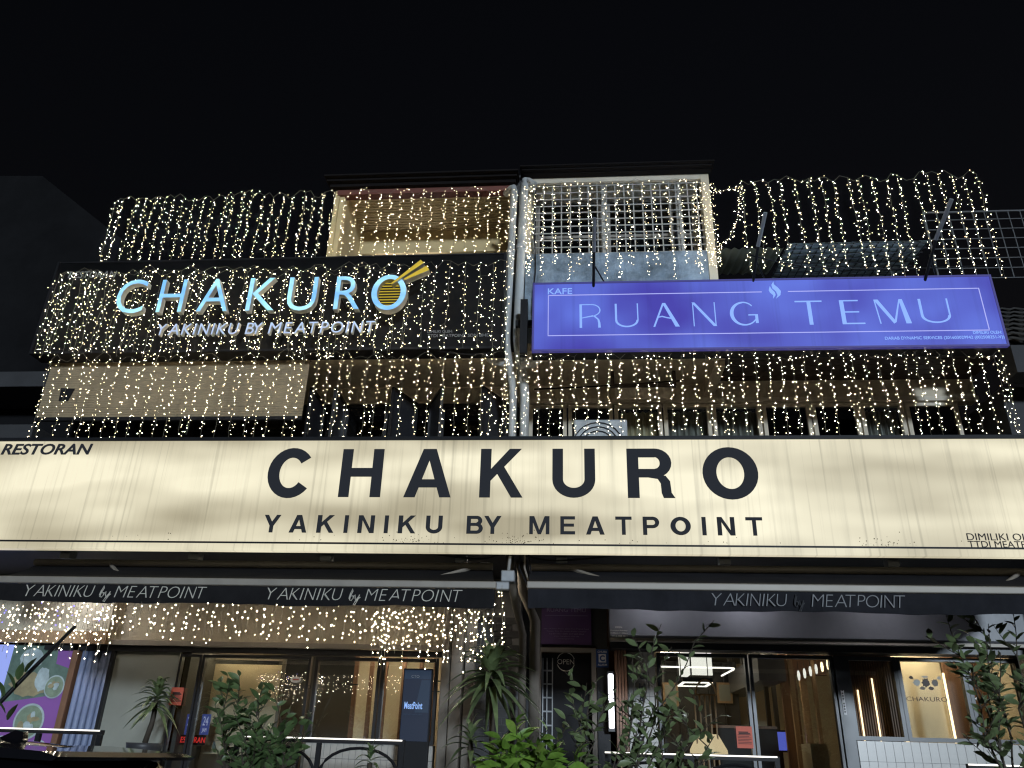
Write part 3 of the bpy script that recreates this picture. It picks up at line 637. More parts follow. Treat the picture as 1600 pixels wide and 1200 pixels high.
MB().tube([(-1.0, 8.0, 5.72), (-.93, 8.0, 5.64), (-.80, 8.02, 5.62)], .04, 10).build('elbow', M['pvc'], t, True)
MB().tube([(-.60, 8.02, 5.60), (-.47, 8.0, 5.60), (-.40, 8.0, 5.66), (-.39, 8.0, 5.715)], .045, 10).build('elbow', M['pvc'], t, True)

# ================================================================= AWNINGS
def awning(lab, x0, x1, xb0, xb1, cv, zf, texts, mt):
    t = thing('awning', lab, 'awning', ((x0+x1)/2, 7.4, 3.2), 'black awnings over the shopfronts')
    yf, yb = 6.3, 7.4; zt = zf+.04
    q = MB(); n = 8
    for i in range(n):
        u, v = i/n, (i+1)/n
        sag = lambda s: -.03*math.sin(math.pi*s)
        P = lambda s, left: ((x0+(xb0-x0)*s if left else x1+(xb1-x1)*s), yf+(yb-yf)*s, zt+(3.17-zt)*s+sag(s))
        q.poly([P(u,1), P(u,0), P(v,0), P(v,1)])
    q.build('canopy_fabric', cv, t)
    MB().tube([(xb0, yb, 3.20), (xb1, yb, 3.20)], .035, 12).build('roller_tube', M['silver'], t, True)
    for i in range(4):
        xx = xb0+.3+(xb1-xb0-.6)*i/3; MB().box(xx-.05, xx+.05, yb-.03, yb+.08, 3.24, 3.42).build('bracket', M['steel'], t)
    MB().box(x0-.01, x1+.01, yf-.03, yf+.03, zf-.02, zf+.035).build('front_bar', M['silver'], t, bevel=.008)
    k = 60; q = MB(); zb = 2.645
    for i in range(k):
        u, v = x0+(x1-x0)*i/k, x0+(x1-x0)*(i+1)/k; wv = lambda x: .012*math.sin(x*5.3)+.008*math.sin(x*11+1)+.005*math.sin(x*23)
        q.poly([(u, yf-.01+wv(u), zb+.006*math.sin(u*4+1)+.003*math.sin(u*17)), (v, yf-.01+wv(v), zb+.006*math.sin(v*4+1)+.003*math.sin(v*17)), (v, yf-.01, zf-.021), (u, yf-.01, zf-.021)])
    q.build('valance', cv, t)
    for xx in (x0+.3, x1-.3):
        MB().tube([(xx, yf+.05, zf-.0), (xx+(.5 if xx < (x0+x1)/2 else -.5), 6.9, zf+.12), (xx, yb, 3.2)], .018, 6).build('folding_arm', M['silver'], t)
    ty = yf-.024
    za, zb2 = 2.685, 2.775
    for a, bb, c1, c2, d, e in texts:
        thin_row('YAKINIKU', AX(a, 932, ty), AX(bb, 932, ty), za, zb2, ty, .003, mt, t, .2, -.022)
        thin_row('MEATPOINT', AX(d, 936, ty), AX(e, 936, ty), za, zb2, ty, .003, mt, t, .2, -.022)
        u0, u1 = AX(c1, 934, ty), AX(c2, 934, ty); wv = u1-u0
        S = [[(.12,.15),(.2,.6),(.34,1.05),(.38,.85),(.22,.35),(.18,.02),(.32,-.02),(.45,.2),(.42,.42),(.3,.38)], [(.45,.3),(.58,.5),(.6,.2),(.66,.02),(.78,.2),(.92,.52),(.8,.0),(.62,-.42),(.5,-.38),(.62,-.1),(1.0,.3)]]
        q = MB()
        for st in S: q.tube([(u0+p[0]*wv, ty-.002, za+p[1]*.085) for p in st], .0042, 5)
        q.build('script_lettering', mt if mt is M['letter_pale'] else M['canvas_pale'], t)
    return t
awning('left black awning with two pale printed slogans and icicle lights below it', -4.80, -.64, -5.25, -.78, M['canvas'], 2.81, ((36, 145, 152, 172, 177, 320), (416, 535, 543, 563, 570, 722)), M['letter_pale'])
awning('right dark awning with one faint grey slogan', -.38, 4.2, -.44, 4.6, M['canvas_grey'], 2.815, ((1112, 1230, 1238, 1256, 1267, 1415),), M['letter_dim'])
# junction hardware between the awnings
jb = thing('floodlight', 'small grey twin floodlight bracket between the two awnings', 'floodlight', (-.62, 7.0, 3.0))
MB().box(-.66, -.54, 6.96, 7.08, 2.98, 3.08).build('head', M['steel'], jb, bevel=.01); MB().box(-.70, -.58, 6.9, 6.955, 2.90, 2.97).build('head', M['steel'], jb, bevel=.01)
MB().tube([(-.60, 7.02, 3.08), (-.59, 7.05, 3.22)], .015, 8).build('arm', M['steel'], jb)
cb = thing('cable_bundle', 'loose dark cables hanging beside the pipe between the awnings', 'cable', (-.45, 7.3, 3.0))
for k in range(3):
    MB().tube([(-.5+.03*k, 7.2, 3.4), (-.52+.05*k, 7.2, 3.15), (-.44+.03*k, 7.18, 3.0-.03*k), (-.36+.02*k, 7.2, 3.05)], .008, 5).build('cable', M['silver'] if k == 1 else M['black'], cb)
dp = thing('down_pipe', 'grey pipe post running down to the pavement between the shopfronts', 'pipe', (-.55, 8.6, FLOOR))
MB().tube([(-.57, 8.2, 3.42), (-.55, 8.25, 3.15), (-.44, 8.6, 2.9), (-.44, 8.6, FLOOR)], .055, 12).build('tube', M['pilaster'], dp, True)
MB().tube([(-.64, 7.6, 3.42), (-.64, 7.6, 3.2), (-.60, 8.0, 2.95), (-.56, 8.55, 2.75), (-.56, 8.55, FLOOR)], .04, 12).build('tube', M['pilaster'], dp, True)

# ================================================================= GROUND FLOOR LEFT
GY = 9.3
ZC = 3.0
# interior rooms
def room(name, lab, x0, x1, yb, wallm, parent):
    MB().box(x0, x1, yb, yb+.06, FLOOR+.02, 3.1).build('room_wall', wallm, parent)
    MB().box(x0, x1, GY+.2, yb-.003, 3.0, 3.06).build('room_ceiling', M['ceil'], parent)
    MB().box(x0, x1, GY, yb-.003, FLOOR-.06, FLOOR+.005).build('room_floor', M['floor_in'], parent)
    MB().box(x0-.06, x0-.003, GY+.2, yb, FLOOR+.02, 2.99).build('room_wall', wallm, parent)
    MB().box(x1+.003, x1+.06, GY+.2, yb, FLOOR+.02, 2.99).build('room_wall', wallm, parent)
room('l', '', -4.5, -1.5, 12.4, M['room_grey'], hl)
# grey-green panel
MB().box(-5.32, -4.56, GY+.03, GY+.08, FLOOR+.02, 2.60).build('wall_panel', M['wall_green'], hl)
MB().box(-5.36, -5.322, GY-.02, GY+.1, FLOOR+.02, 2.60).build('door_frame', M['black_frame'], hl)
# shopfront frames and panes
def pane_row(parent, xs, z0, z1, y, fm, gm, wd=.05):
    for a, c in zip(xs[:-1], xs[1:]):
        f = MB(); f.box(a+.002, a+wd, y, y+.07, z0, z1); f.box(c-wd, c-.002, y, y+.07, z0, z1); f.box(a+wd, c-wd, y, y+.07, z1-wd, z1); f.box(a+wd, c-wd, y, y+.07, z0, z0+wd)
        wn = f.build('window', fm, parent); MB().box(a+wd, c-wd, y+.03, y+.038, z0+wd, z1-wd).build('pane', gm, wn)
M['glass_shop'] = glass('shop_glass', (.92, .94, .93), 1.5, .07)
pane_row(hl, [-4.54, -4.28], FLOOR+.02, 2.58, GY, M['black_frame'], M['glass_shop'], .025)
pane_row(hl, [-4.27, -3.0], FLOOR+.02, 2.58, GY, M['black_frame'], M['glass_shop'], .03)
pane_row(hl, [-2.95, -2.20], FLOOR+1.05, 2.58, GY, M['black_frame'], M['glass_shop'], .035)
pane_row(hl, [-2.19, -1.55], FLOOR+1.05, 2.58, GY, M['black_frame'], M['glass_shop'], .035)
# tiled base below the small windows
bw = MB().box(-2.95, -1.55, GY+.02, GY+.12, FLOOR+.02, FLOOR+1.045).build('base_wall', M['grout'], hl)
tm = MB().box(0, .066, -.008, 0, 0, .145).mesh('tile'); tm.materials.append(M['tile_white'])
for r_ in range(2):
    for c_ in range(20): link('tile', tm, None, bw, Matrix.Translation((-2.95+c_*.07, GY+.02, FLOOR+.745+r_*.15)))
# things inside left room: warm blind, partition, lamp strips
wb = thing('window_blind', 'warm lit pale roller blind behind the left shop window', 'blind', (-4.0, 10.4, FLOOR))
MB().box(AX(335, 1045, 10.2), AX(440, 1045, 10.2), 10.2, 10.215, 1.55, AZ(380, 1038, 10.2)).build('cloth', M['wall_warm'], wb)
f = MB(); x0, x1, zt = AX(322, 1045, 10.18), AX(446, 1045, 10.18), AZ(380, 1032, 10.18)
f.box(x0, x0+.04, 10.16, 10.2, FLOOR, zt); f.box(x1-.04, x1, 10.16, 10.2, FLOOR, zt); f.box(x0, x1, 10.16, 10.2, zt+.001, zt+.04)
f.build('frame', M['pilaster'], wb)
MB().box(x0+.06, x1-.06, 10.0, 10.04, zt+.06, zt+.075).build('glow_strip', M['blind_fill'], wb)  # glowing strip added to brighten the blind
ip = thing('interior_partition', 'slim wooden posts and lit wall seen through the second left window', 'partition', (-2.2, 11, FLOOR))
MB().box(-3.0, -1.5, 11.2, 11.25, FLOOR+.02, 2.9).build('panel', M['wall_warm'], ip)
for x in (-2.82, -2.62, -2.44, -2.20, -1.98, -1.80): MB().box(x-.025, x+.025, 10.6, 10.65, FLOOR+.02, 2.95).build('post', M['wood'], ip)
for x in (-2.08,): MB().box(x-.004, x+.008, 10.7, 10.71, 1.4, 2.6).build('glow_strip', M['led_warm'], ip)
for zz, a, bb in ((2.42, -2.1, -1.55), (2.30, -2.0, -1.55), (2.36, -3.0, -2.7)): MB().box(a, bb, 10.3, 10.32, zz, zz+.015).build('shelf_bar', M['black_frame'], ip)
for (x, y, lab) in ((-3.6, 10.9, 'flush square ceiling light inside the left shop'), (-2.3, 10.4, 'flush ceiling light near the small left shop windows')):
    t = thing('ceiling_light', lab, 'ceiling light', (x, y, 2.99)); MB().box(x-.2, x+.2, y-.2, y+.2, 2.95, 2.997).build('diffuser', M['panel_light'], t)
# notices and lettering on the left shop glass
def notice(lab, x0, x1, z0, z1, y):
    t = thing('notice', lab, 'notice', ((x0+x1)/2, y, z0))
    MB().box(x0, x1, y-.003, y, z0, z1).build('sheet', M['paper_red'], t)
    for i in range(9):
        zz = z1-.05-(z1-z0-.08)*i/9; h = .011 if i in (0, 1) else .005; wv = (x1-x0)*(.36 if i in (0, 1) else .42); mx = (x0+x1)/2
        MB().box(mx-wv, mx+wv*(1 if i % 3 else .7), y-.0045, y-.0031, zz-h, zz).build('print_line', M['ink'], t)
p0, p1 = at(267, 1101, 8.95), at(283, 1075, 8.95)
notice('red notice sheet on the glass beside the potted dracaena', AX(266, 1088, 9.28), AX(285, 1088, 9.28), AZ(275, 1102, 9.28), AZ(275, 1074, 9.28), 9.285)
gn = thing('window_sticker', 'small oval white sticker on the left shop window', 'sticker', (-3.2, 9.3, 2.3))
c0 = at(462, 1062, 9.29); MB().prism([(c0.x+.06*math.cos(a*math.pi/10)*(1), c0.z+.032*math.sin(a*math.pi/10)) for a in range(20)], 9.288, 9.292).build('oval', M['white_ink'], gn); MB().box(c0.x-.03, c0.x+.035, 9.2865, 9.2875, c0.z-.006, c0.z+.006).build('print_line', M['paper_red'], gn)
wl = thing('window_lettering', 'faint dark lettering on the left shop window', 'lettering', (-3.2, 9.29, 2.2))
put_text('lettering', 'CHAKURO', AX(448, 1073, 9.29), AX(486, 1073, 9.29), AZ(466, 1076, 9.29), AZ(466, 1070.5, 9.29), 9.287, .003, M['letter_dark'], wl)
M['blue_panel'] = emit('blue_panel', (.06, .09, .35), .5); M['white_txt'] = emit('white_txt', (.55, .6, .9), .55); M['red_led'] = emit('red_led', (1, .05, .04), .6)
for i, (xa, lab) in enumerate(((287, 'left blue 24 hour panel inside the left shop window'), (311, 'right blue 24 hour panel inside the left shop window'))):
    t = thing('hours_sign', lab, 'sign', at(xa, 1150, 9.6)); a, bb = at(xa, 1148, 9.6), at(xa+19, 1116, 9.6)
    MB().box(a.x, bb.x, 9.6, 9.61, a.z, bb.z).build('panel', M['blue_panel'], t); h = bb.z-a.z
    put_text('lettering', '24', a.x+.02, bb.x-.02, a.z+h*.45, bb.z-h*.12, 9.596, .003, M['white_txt'], t); put_text('lettering', 'JAM', a.x+.025, bb.x-.025, a.z+h*.08, a.z+h*.33, 9.596, .003, M['white_txt'], t)
t = thing('led_ticker', 'red led lettering strip below the blue panels', 'led sign', at(280, 1160, 9.6)); a, bb = at(276, 1160, 9.6), at(321, 1152, 9.6)
MB().box(a.x, bb.x, 9.605, 9.62, a.z-.02, bb.z+.02).build('casing', M['black'], t); put_text('lettering', 'RESTORAN', a.x, bb.x, a.z, bb.z, 9.6, .003, M['red_led'], t, 0, .01)

# standee with a dark blue screen
st = thing('digital_standee', 'upright black digital standee with a dark blue screen beside the pilaster', 'standee', (-1.6, 8.4, FLOOR))
sx_0, sx_1 = -1.745, -1.45
MB().box(sx_0, sx_1, 8.4, 8.46, FLOOR+.01, 2.39).build('housing', M['black'], st, bevel=.008); MB().box(sx_0-.06, sx_1+.06, 8.3, 8.56, FLOOR+.0, FLOOR+.04).build('base', M['black'], st)
M['screen'] = emit('screen_blue', (.004, .010, .03), .9); M['screen2'] = emit('screen_blue_pale', (.012, .026, .055), .9); M['screen_txt'] = emit('screen_text', (.30, .50, .95), .9)
MB().box(sx_0+.012, sx_1-.012, 8.388, 8.398, 1.72, 2.375).build('screen', M['screen'], st)
MB().prism([(sx_0+.14, 1.98), (sx_1-.02, 1.98), (sx_1-.02, 2.28), (sx_0+.19, 2.28)], 8.384, 8.387).build('screen_shape', M['screen2'], st); MB().box(sx_0+.014, sx_1-.014, 8.384, 8.387, 2.29, 2.37).build('screen_shape', M['screen2'], st)
put_text('lettering', 'MeatPoint', -1.71, -1.53, 2.01, 2.075, 8.381, .002, M['screen_txt'], st, 0, .015); put_text('lettering', 'YAKINIKU RESTORAN', -1.715, -1.53, 1.955, 1.967, 8.381, .002, M['screen2'], st); put_text('lettering', 'CTO', -1.66, -1.58, 2.30, 2.325, 8.381, .002, M['letter_dim'], st)
# pilasters
for i, (x0, x1, y0) in enumerate(((-1.46, -1.36, 8.95), (-1.345, -1.22, 8.88), (-1.205, -1.10, 8.95))):
    MB().box(x0, x1, y0, 9.3, FLOOR+.01, 3.42).build('pilaster', M['pilaster'], hl, bevel=.01)
MB().box(-1.1, -.62, 9.05, 9.3, FLOOR+.01, 3.42).build('pier', M['grout'], hl)
pier = hl.children[-1]
tm = MB().box(0, .19, -.01, 0, 0, .068).mesh('tile'); tm.materials.append(M['tile_dark'])
for r_ in range(22):
    for c_ in range(3):
        x = -1.095+c_*.195-(.09 if r_ % 2 else 0)
        if x < -1.1: x = -1.0995+.0
        link('tile', tm, None, pier, Matrix.Translation((x, 9.05, 1.4+r_*.073))) if x+.19 < -.55 else None

# far-left neighbouring shopfront with food poster
ns = thing('neighbour_shopfront', 'bluish lit neighbouring shopfront at the left edge behind the food poster', 'shopfront', (-7.5, 9.4, FLOOR))
M['glow_blue'] = emit('shop_glow', (.30, .38, .85), .95)
MB().box(-10, -6.62, 9.42, 9.45, FLOOR+.02, 2.66).build('lit_window', M['glow_blue'], ns)
MB().box(-10, -5.42, 9.20, 9.265, 2.665, 2.80).build('fascia', M['wood_light'], ns); MB().box(-10, -5.42, 9.21, 9.266, 2.803, 3.4).build('bulkhead', M['cream'], ns)
for x in (-7.4, -8.3): MB().box(x-.03, x+.03, 9.36, 9.419, FLOOR+.02, 2.66).build('mullion', M['black_frame'], ns)
sh = thing('roller_shutter', 'blue grey corrugated shutter strip beside the food poster', 'shutter', (-5.55, 9.3, FLOOR))
M['shutter_blue'] = mat('blue_grey_metal', (.22, .27, .42), .5, .15, 4)
for i in range(5):
    x = -5.75+i*.078; MB().tube([(x+.036, 9.36, FLOOR+.02), (x+.036, 9.36, 2.66)], .036, 8).build('rib', M['shutter_blue'], sh, True)
MB().box(-5.84, -5.77, 9.30, 9.40, FLOOR+.02, 2.66).build('frame', M['wood'], sh)
po = thing('food_poster', 'purple food poster with green dishes in round bowls at the left edge', 'poster', (-6.2, 9.3, 1.6))
q0, q1, r0, r1 = -6.60, -5.85, 1.35, 2.66
def flat(nm, col, e): return mat(nm, col, .5, .35, 9) if not e else mat(nm, col, .5)
MP = {'purple': flat('poster_purple', (.30, .12, .42), 1), 'green': flat('poster_green', (.28, .36, .26), 0), 'pale': flat('poster_pale', (.50, .60, .62), 0), 'tan': flat('poster_tan', (.40, .34, .20), 0), 'teal': flat('poster_teal', (.16, .24, .20), 0)}
MB().box(q0, q1, 9.345, 9.36, r0, r1).build('sheet', MP['teal'], po)
def blob(nm, cx, cz, rx, rz, m, y, n=22, jit=0.0, seed=1):
    rr = random.Random(seed); return MB().prism([(cx+rx*(1+jit*(rr.random()-.5))*math.cos(2*math.pi*i/n), cz+rz*(1+jit*(rr.random()-.5))*math.sin(2*math.pi*i/n)) for i in range(n)], y, y+.002).build(nm, m, po)
MB().prism([(q0+.003, r0+.003), (q1-.003, r0+.003), (q1-.003, 2.2), (q1-.2, 2.10), (q1-.45, 2.06), (q0+.003, 2.02)], 9.342, 9.3445).build('printed_shape', MP['purple'], po)
MB().prism([(q1-.18, 2.45), (q1-.003, 2.4), (q1-.003, r1-.004), (q1-.2, r1-.004)], 9.342, 9.3445).build('printed_shape', MP['purple'], po)
blob('printed_shape', q0+.3, 2.22, .22, .14, MP['tan'], 9.339, jit=.3); blob('printed_shape', q0+.26, 2.5, .14, .12, MP['pale'], 9.338, jit=.2, seed=3); blob('printed_shape', q0+.45, 2.28, .08, .13, MP['pale'], 9.336, jit=.2, seed=4)
for cx, cz, r, sd in ((q0+.42, 1.83, .18, 5), (q1-.1, 2.2, .12, 6), (q0+.16, 1.52, .15, 7), (q1-.16, 1.5, .14, 8)):
    cx = min(cx, q1-.01-r*1.0)
    blob('bowl', cx, cz, r, r*1.05, MP['pale'], 9.334, 28); blob('dish', cx, cz, r*.88, r*.93, MP['green'], 9.331, 26)
    rr = random.Random(sd)
    for k in range(6):
        blob('dish_piece', cx+rr.uniform(-.45, .45)*r, cz+rr.uniform(-.45, .45)*r, r*rr.uniform(.14, .3), r*rr.uniform(.14, .3), MP['pale'] if k % 2 else MP['tan'], 9.328-.0025*k, 9, .4, sd*10+k)

# ================================================================= GROUND FLOOR RIGHT
# dark doorway with sign board
MB().box(-.62, -.40, 9.32, 9.45, FLOOR+.01, 3.42).build('pier', M['dark_wall'], hr)
MB().box(-.399, .33, 9.35, 9.45, 2.75, 3.42).build('bulkhead', M['dark_wall'], hr)
df = MB(); df.box(-.46, -.40, 9.26, 9.319, FLOOR+.01, 2.72); df.box(.15, .20, 9.26, 9.34, FLOOR+.01, 2.72); df.box(-.399, .149, 9.26, 9.34, 2.675, 2.72)
dfo = df.build('door_frame', M['pilaster'], hr)
MB().box(-.398, .148, 9.40, 9.44, FLOOR+.01, 2.67).build('door', M['black'], hr)
q = MB()
for i in range(8):
    q.box(-.385, -.28, 9.37, 9.385, 1.5+i*.14, 1.515+i*.14)
for x in (-.385, -.34, -.28): q.box(x-.006, x+.006, 9.36, 9.369, FLOOR+.1, 2.62)
q.build('door_grille', M['steel'], dfo)
op = thing('open_sign', 'thin round outline sign reading open on the dark door', 'sign', (-.1, 9.38, 2.3))
c0 = at(884, 1034, 9.37); rr_ = .098
q = MB()
for a0, a1 in ((18, 162), (198, 342)): q.tube([(c0.x+rr_*math.cos(R_(a0+(a1-a0)*i/14)), 9.37, c0.z+rr_*math.sin(R_(a0+(a1-a0)*i/14))) for i in range(15)], .004, 5)
q.build('ring', M['letter_pale'], op); put_text('lettering', 'OPEN', c0.x-.092, c0.x+.092, c0.z-.026, c0.z+.026, 9.367, .004, M['letter_pale'], op, 0, -.012)
sb = thing('sign_board', 'purple cafe signboard above the dark doorway', 'sign', (-.1, 9.3, 2.75))
b0, b1, c0z, c1z = AX(846, 980, 9.3), AX(924, 980, 9.3), 2.76, 3.22
MB().box(b0, b1, 9.31, 9.345, c0z, c1z).build('board', M['purple_board'], sb)
put_text('lettering', 'RUANG TEMU', b0+.06, b1-.06, AZ(885, 956, 9.3), AZ(885, 950, 9.3), 9.306, .003, M['lilac_ink'], sb)
MB().box(b0+.04, b1-.04, 9.306, 9.309, AZ(885, 962, 9.3), AZ(885, 961.4, 9.3)).build('rule_line', M['lilac_ink'], sb)
for i, (s, k) in enumerate((('No 1A First Floor Jalan Tun Mohd Fuad', .9), ('Taman Tun Dr Ismail Kuala Lumpur', .8), ('Tel 03 7731 4099  017 687 0964', .7), ('www ruangtemu com my', .5), ('ruangtemu', .3))):
    mx = (b0+b1)/2; wv = (b1-b0)/2*k; zz = 2.92-.027*i; put_text('lettering', s, mx-wv, mx+wv, zz, zz+.013, 9.306, .003, M['lilac_ink'], sb)
al = thing('alarm_plate', 'blue alarm company plate beside the dark doorway', 'sign', (.26, 9.3, 2.5))
a0, a1, z0, z1 = AX(931, 1030, 9.3), AX(951, 1030, 9.3), AZ(941, 1043, 9.3), AZ(941, 1015, 9.3)
MB().box(a0, a1, 9.28, 9.30, z0, z1).build('plate', M['blue_plate'], al, bevel=.004)
h = z1-z0
MB().box(a0+.03, a1-.03, 9.276, 9.279, z0+h*.27, z1-h*.27).build('white_square', M['white_ink'], al); put_text('lettering', 'C', a0+.042, a1-.042, z0+h*.33, z1-h*.33, 9.273, .002, M['blue_plate'], al, 0, .04)
put_text('lettering', 'CHUBB', a0+.02, a1-.02, z1-h*.2, z1-h*.08, 9.276, .003, M['white_ink'], al, 0, .01); put_text('lettering', 'ALARM', a0+.02, a1-.02, z0+h*.08, z0+h*.2, 9.276, .003, M['white_ink'], al, 0, .01)
MB().box(.21, .34, 9.301, 9.4, FLOOR+.01, 2.745).build('pier', M['dark_wall'], hr)
# vertical tube light
tl = thing('tube_light', 'white vertical tube light beside the wooden slat pillar', 'lamp', (.36, 9.1, 1.7))
x0, x1 = AX(951, 1090, 9.1), AX(959, 1090, 9.1)
MB().box(x0, x1, 9.08, 9.14, AZ(955, 1138, 9.1), AZ(955, 1053, 9.1)).build('diffuser', M['tube'], tl, bevel=.01); MB().box(x0-.006, x1+.006, 9.141, 9.30, AZ(955, 1138, 9.1)-.03, AZ(955, 1053, 9.1)+.03).build('base', M['black_frame'], tl)
# shutter box
sbx = MB(); sbx.prof([(8.95, 2.80), (8.93, 2.82), (8.93, 3.20), (8.98, 3.24), (9.34, 3.24), (9.34, 2.80)], .345, XR1-.05)
bo = sbx.build('shutter_housing', M['shutter_box'], hr)
MB().box(.345, XR1-.05, 8.96, 9.05, 2.765, 2.797).build('shutter_lip', M['silver'], hr)
MB().box(.35, XR1-.05, 9.06, 9.33, 2.70, 2.797).build('head_frame', M['black_frame'], hr)
hs = thing('opening_hours', 'small white opening hours lettering on the left end of the grey metal box', 'lettering', (.45, 8.93, 2.85))
hx0, hx1 = AX(953, 985, 8.92), AX(981, 985, 8.92)
for s, a, yy, hh in (('OPEN:', .3, 980, .016), ('Monday-Sunday', .02, 985.2, .014), ('11.00am-11.00pm', .0, 989.3, .014), ('+6012 308 6611', .02, 993.5, .014)):
    wv = hx1-hx0; zz = AZ(967, yy, 8.925); put_text('lettering', s, hx0+wv*a, hx1-wv*a, zz-hh/2, zz+hh/2, 8.924, .003, M['letter_pale'], hs)
# wooden slat pillar and tiled wall with vertical letters
for i in range(4): MB().box(.405+i*.032, .43+i*.032, 9.2, 9.3, FLOOR+.01, 2.695).build('slat', M['wood'], hr)
MB().box(.40, .535, 9.301, 9.34, FLOOR+.01, 2.695).build('pier', M['wood'], hr)
tw = MB().box(.54, .84, 9.30, 9.4, FLOOR+.01, 2.695).build('tiled_wall', M['grout'], hr)
tm = MB().box(0, .072, -.008, 0, 0, .148).mesh('tile'); tm.materials.append(M['tile_white'])
for r_ in range(8):
    for c_ in range(4): link('tile', tm, None, tw, Matrix.Translation((.5415+c_*.075, 9.30, 1.48+r_*.152)))
vl = thing('wall_lettering', 'black letters stacked down the white tiled wall', 'lettering', (.66, 9.28, 1.6))
for ch, yy in zip('CHAKURO', (1056, 1073, 1092, 1113, 1134, 1156, 1178)):
    c0 = at(1003-(yy-1092)*.02, yy, 9.28); glyph(BOLD, ch, c0.x-.035, c0.x+.035, c0.z-.035, c0.z+.035, 9.27, .02, M['letter_dark'], vl)
# glazing right
pane_row(hr, [.86, 1.84], FLOOR+.02, 2.69, GY, M['black_frame'], M['glass_shop'], .035)
pane_row(hr, [1.85, 2.74], FLOOR+.02, 2.69, GY, M['black_frame'], M['glass_shop'], .035)
MB().box(2.74, 2.86, GY-.03, GY+.1, FLOOR+.01, 2.69).build('post', M['black_frame'], hr)
pane_row(hr, [2.865, 3.40, 4.10, 4.66], 1.86, 2.69, GY, M['black_frame'], M['glass_shop'], .04)
bw = MB().box(2.865, 4.66, GY-.02, GY+.1, FLOOR+.01, 1.855).build('base_wall', M['grout'], hr)
tm = MB().box(0, .085, -.008, 0, 0, .19).mesh('tile'); tm.materials.append(M['tile_white'])
for r_ in range(2):
    for c_ in range(20): link('tile', tm, None, bw, Matrix.Translation((2.87+c_*.0885, GY-.02, 1.47+r_*.193)))
kp = thing('key_panel', 'narrow white label strip on the black post by the glass door', 'label', (2.80, 9.26, 2.1))
MB().box(2.77, 2.80, 9.262, 9.268, 2.10, 2.34).build('strip', M['white_ink'], kp)
for i in range(8): MB().box(2.777, 2.792, 9.2595, 9.2615, 2.12+i*.027+(.02 if i > 3 else 0), 2.135+i*.027+(.02 if i > 3 else 0)).build('print_mark', M['ink'], kp)
notice('red notice sheet on the right shop glass beside the door', AX(1151, 1152, 9.28), AX(1176, 1152, 9.28), AZ(1163, 1169, 9.28), AZ(1163, 1135, 9.28), 9.285)
room('r', '', .86, 4.66, 13.2, M['wall_warm'], hr)
# interior furnishing right
def stick(o, nm, x0, x1, y0, y1, z0, z1, m): return MB().box(x0, x1, y0, y1, z0, z1).build(nm, m, o)
wx = thing('white_column', 'bright white hanging box column inside the right shop window', 'lamp', (1.4, 11, 2.4))
a, bb = at(1066, 1054, 10.6), at(1111, 1019, 10.6)
M['white_lit'] = emit('white_lit', (1, .97, .88), 1.15)
stick(wx, 'front_panel', a.x+.12, bb.x, 10.6, 10.64, a.z, 2.99, M['white_lit']); stick(wx, 'side_panel', a.x, a.x+.10, 10.62, 10.9, a.z, 2.99, M['white_lit']); stick(wx, 'edge', a.x+.101, a.x+.119, 10.6, 10.63, a.z, 2.99, M['black_frame'])
pl = thing('pendant_light', 'square white led frame pendant below the white column', 'lamp', (1.4, 10.4, 2.3))
zc = AZ(1090, 1068, 10.3); xa, xb = AX(1065, 1068, 10.2), AX(1112, 1068, 10.2)
for (u0, u1, v0, v1) in ((xa, xb, 10.1, 10.13), (xa, xb, 10.6, 10.63), (xa, xa+.03, 10.131, 10.599), (xb-.03, xb, 10.131, 10.599)): stick(pl, 'led_bar', u0, u1, v0, v1, zc-.012, zc+.0, M['led'])
for (u0, u1, v0, v1) in ((xa, xb, 10.1, 10.13), (xa, xb, 10.6, 10.63)): stick(pl, 'frame_bar', u0, u1, v0, v1, zc+.002, zc+.05, M['black_frame'])
for u in (xa+.01, xb-.02): stick(pl, 'rod', u, u+.01, 10.35, 10.36, zc+.002, 2.99, M['black_frame'])
lr = thing('led_ring', 'thin rounded white led line hanging across the right shop ceiling', 'lamp', (1.5, 10.8, 2.5))
zc = AZ(1100, 1043, 10.6)
MB().tube([(AX(1032, 1042, 10.6), 10.6, zc), (AX(1140, 1044, 10.6), 10.6, zc), (AX(1148, 1045, 10.6), 10.65, zc), (AX(1150, 1046, 10.6), 10.75, zc), (AX(1148, 1046, 10.6), 11.6, zc)], .011, 6).build('led_tube', M['led'], lr)
for u in (AX(1040, 1042, 10.6), AX(1138, 1042, 10.6)): MB().tube([(u, 10.6, zc+.011), (u, 10.6, 2.99)], .003, 4).build('wire', M['black_frame'], lr)
wl2 = thing('table_lamp', 'glowing woven lampshade low behind the right shop window', 'lamp', (1.55, 9.8, 1.5))
M['shade'] = emit('woven_shade', (1, .80, .48), .75)
ca, cb_ = AX(1082, 1170, 9.8), AX(1143, 1170, 9.8); cxm = (ca+cb_)/2
MB().lathe((cxm, 10.05), [((cb_-ca)/2, 1.70), ((cb_-ca)/2*.98, 1.74), ((cb_-ca)/2*.55, 1.90), ((cb_-ca)/2*.5, 1.90)], 24).build('shade', M['shade'], wl2, True); MB().lathe((cxm, 10.05), [(.09, 1.4), (.03, 1.45), (.02, 1.70)], 14).build('stem', M['black_frame'], wl2); MB().box(cxm-.5, cxm+.35, 9.8, 10.4, 1.36, 1.398).build('table_top', M['wood'], wl2); MB().box(cxm-.1, cxm-.02, 10.05, 10.13, FLOOR+.005, 1.36).build('leg', M['wood'], wl2)
wf = thing('rattan_screen', 'golden rattan arch screen behind the shrub in the right window', 'screen', (1.5, 10.0, FLOOR))
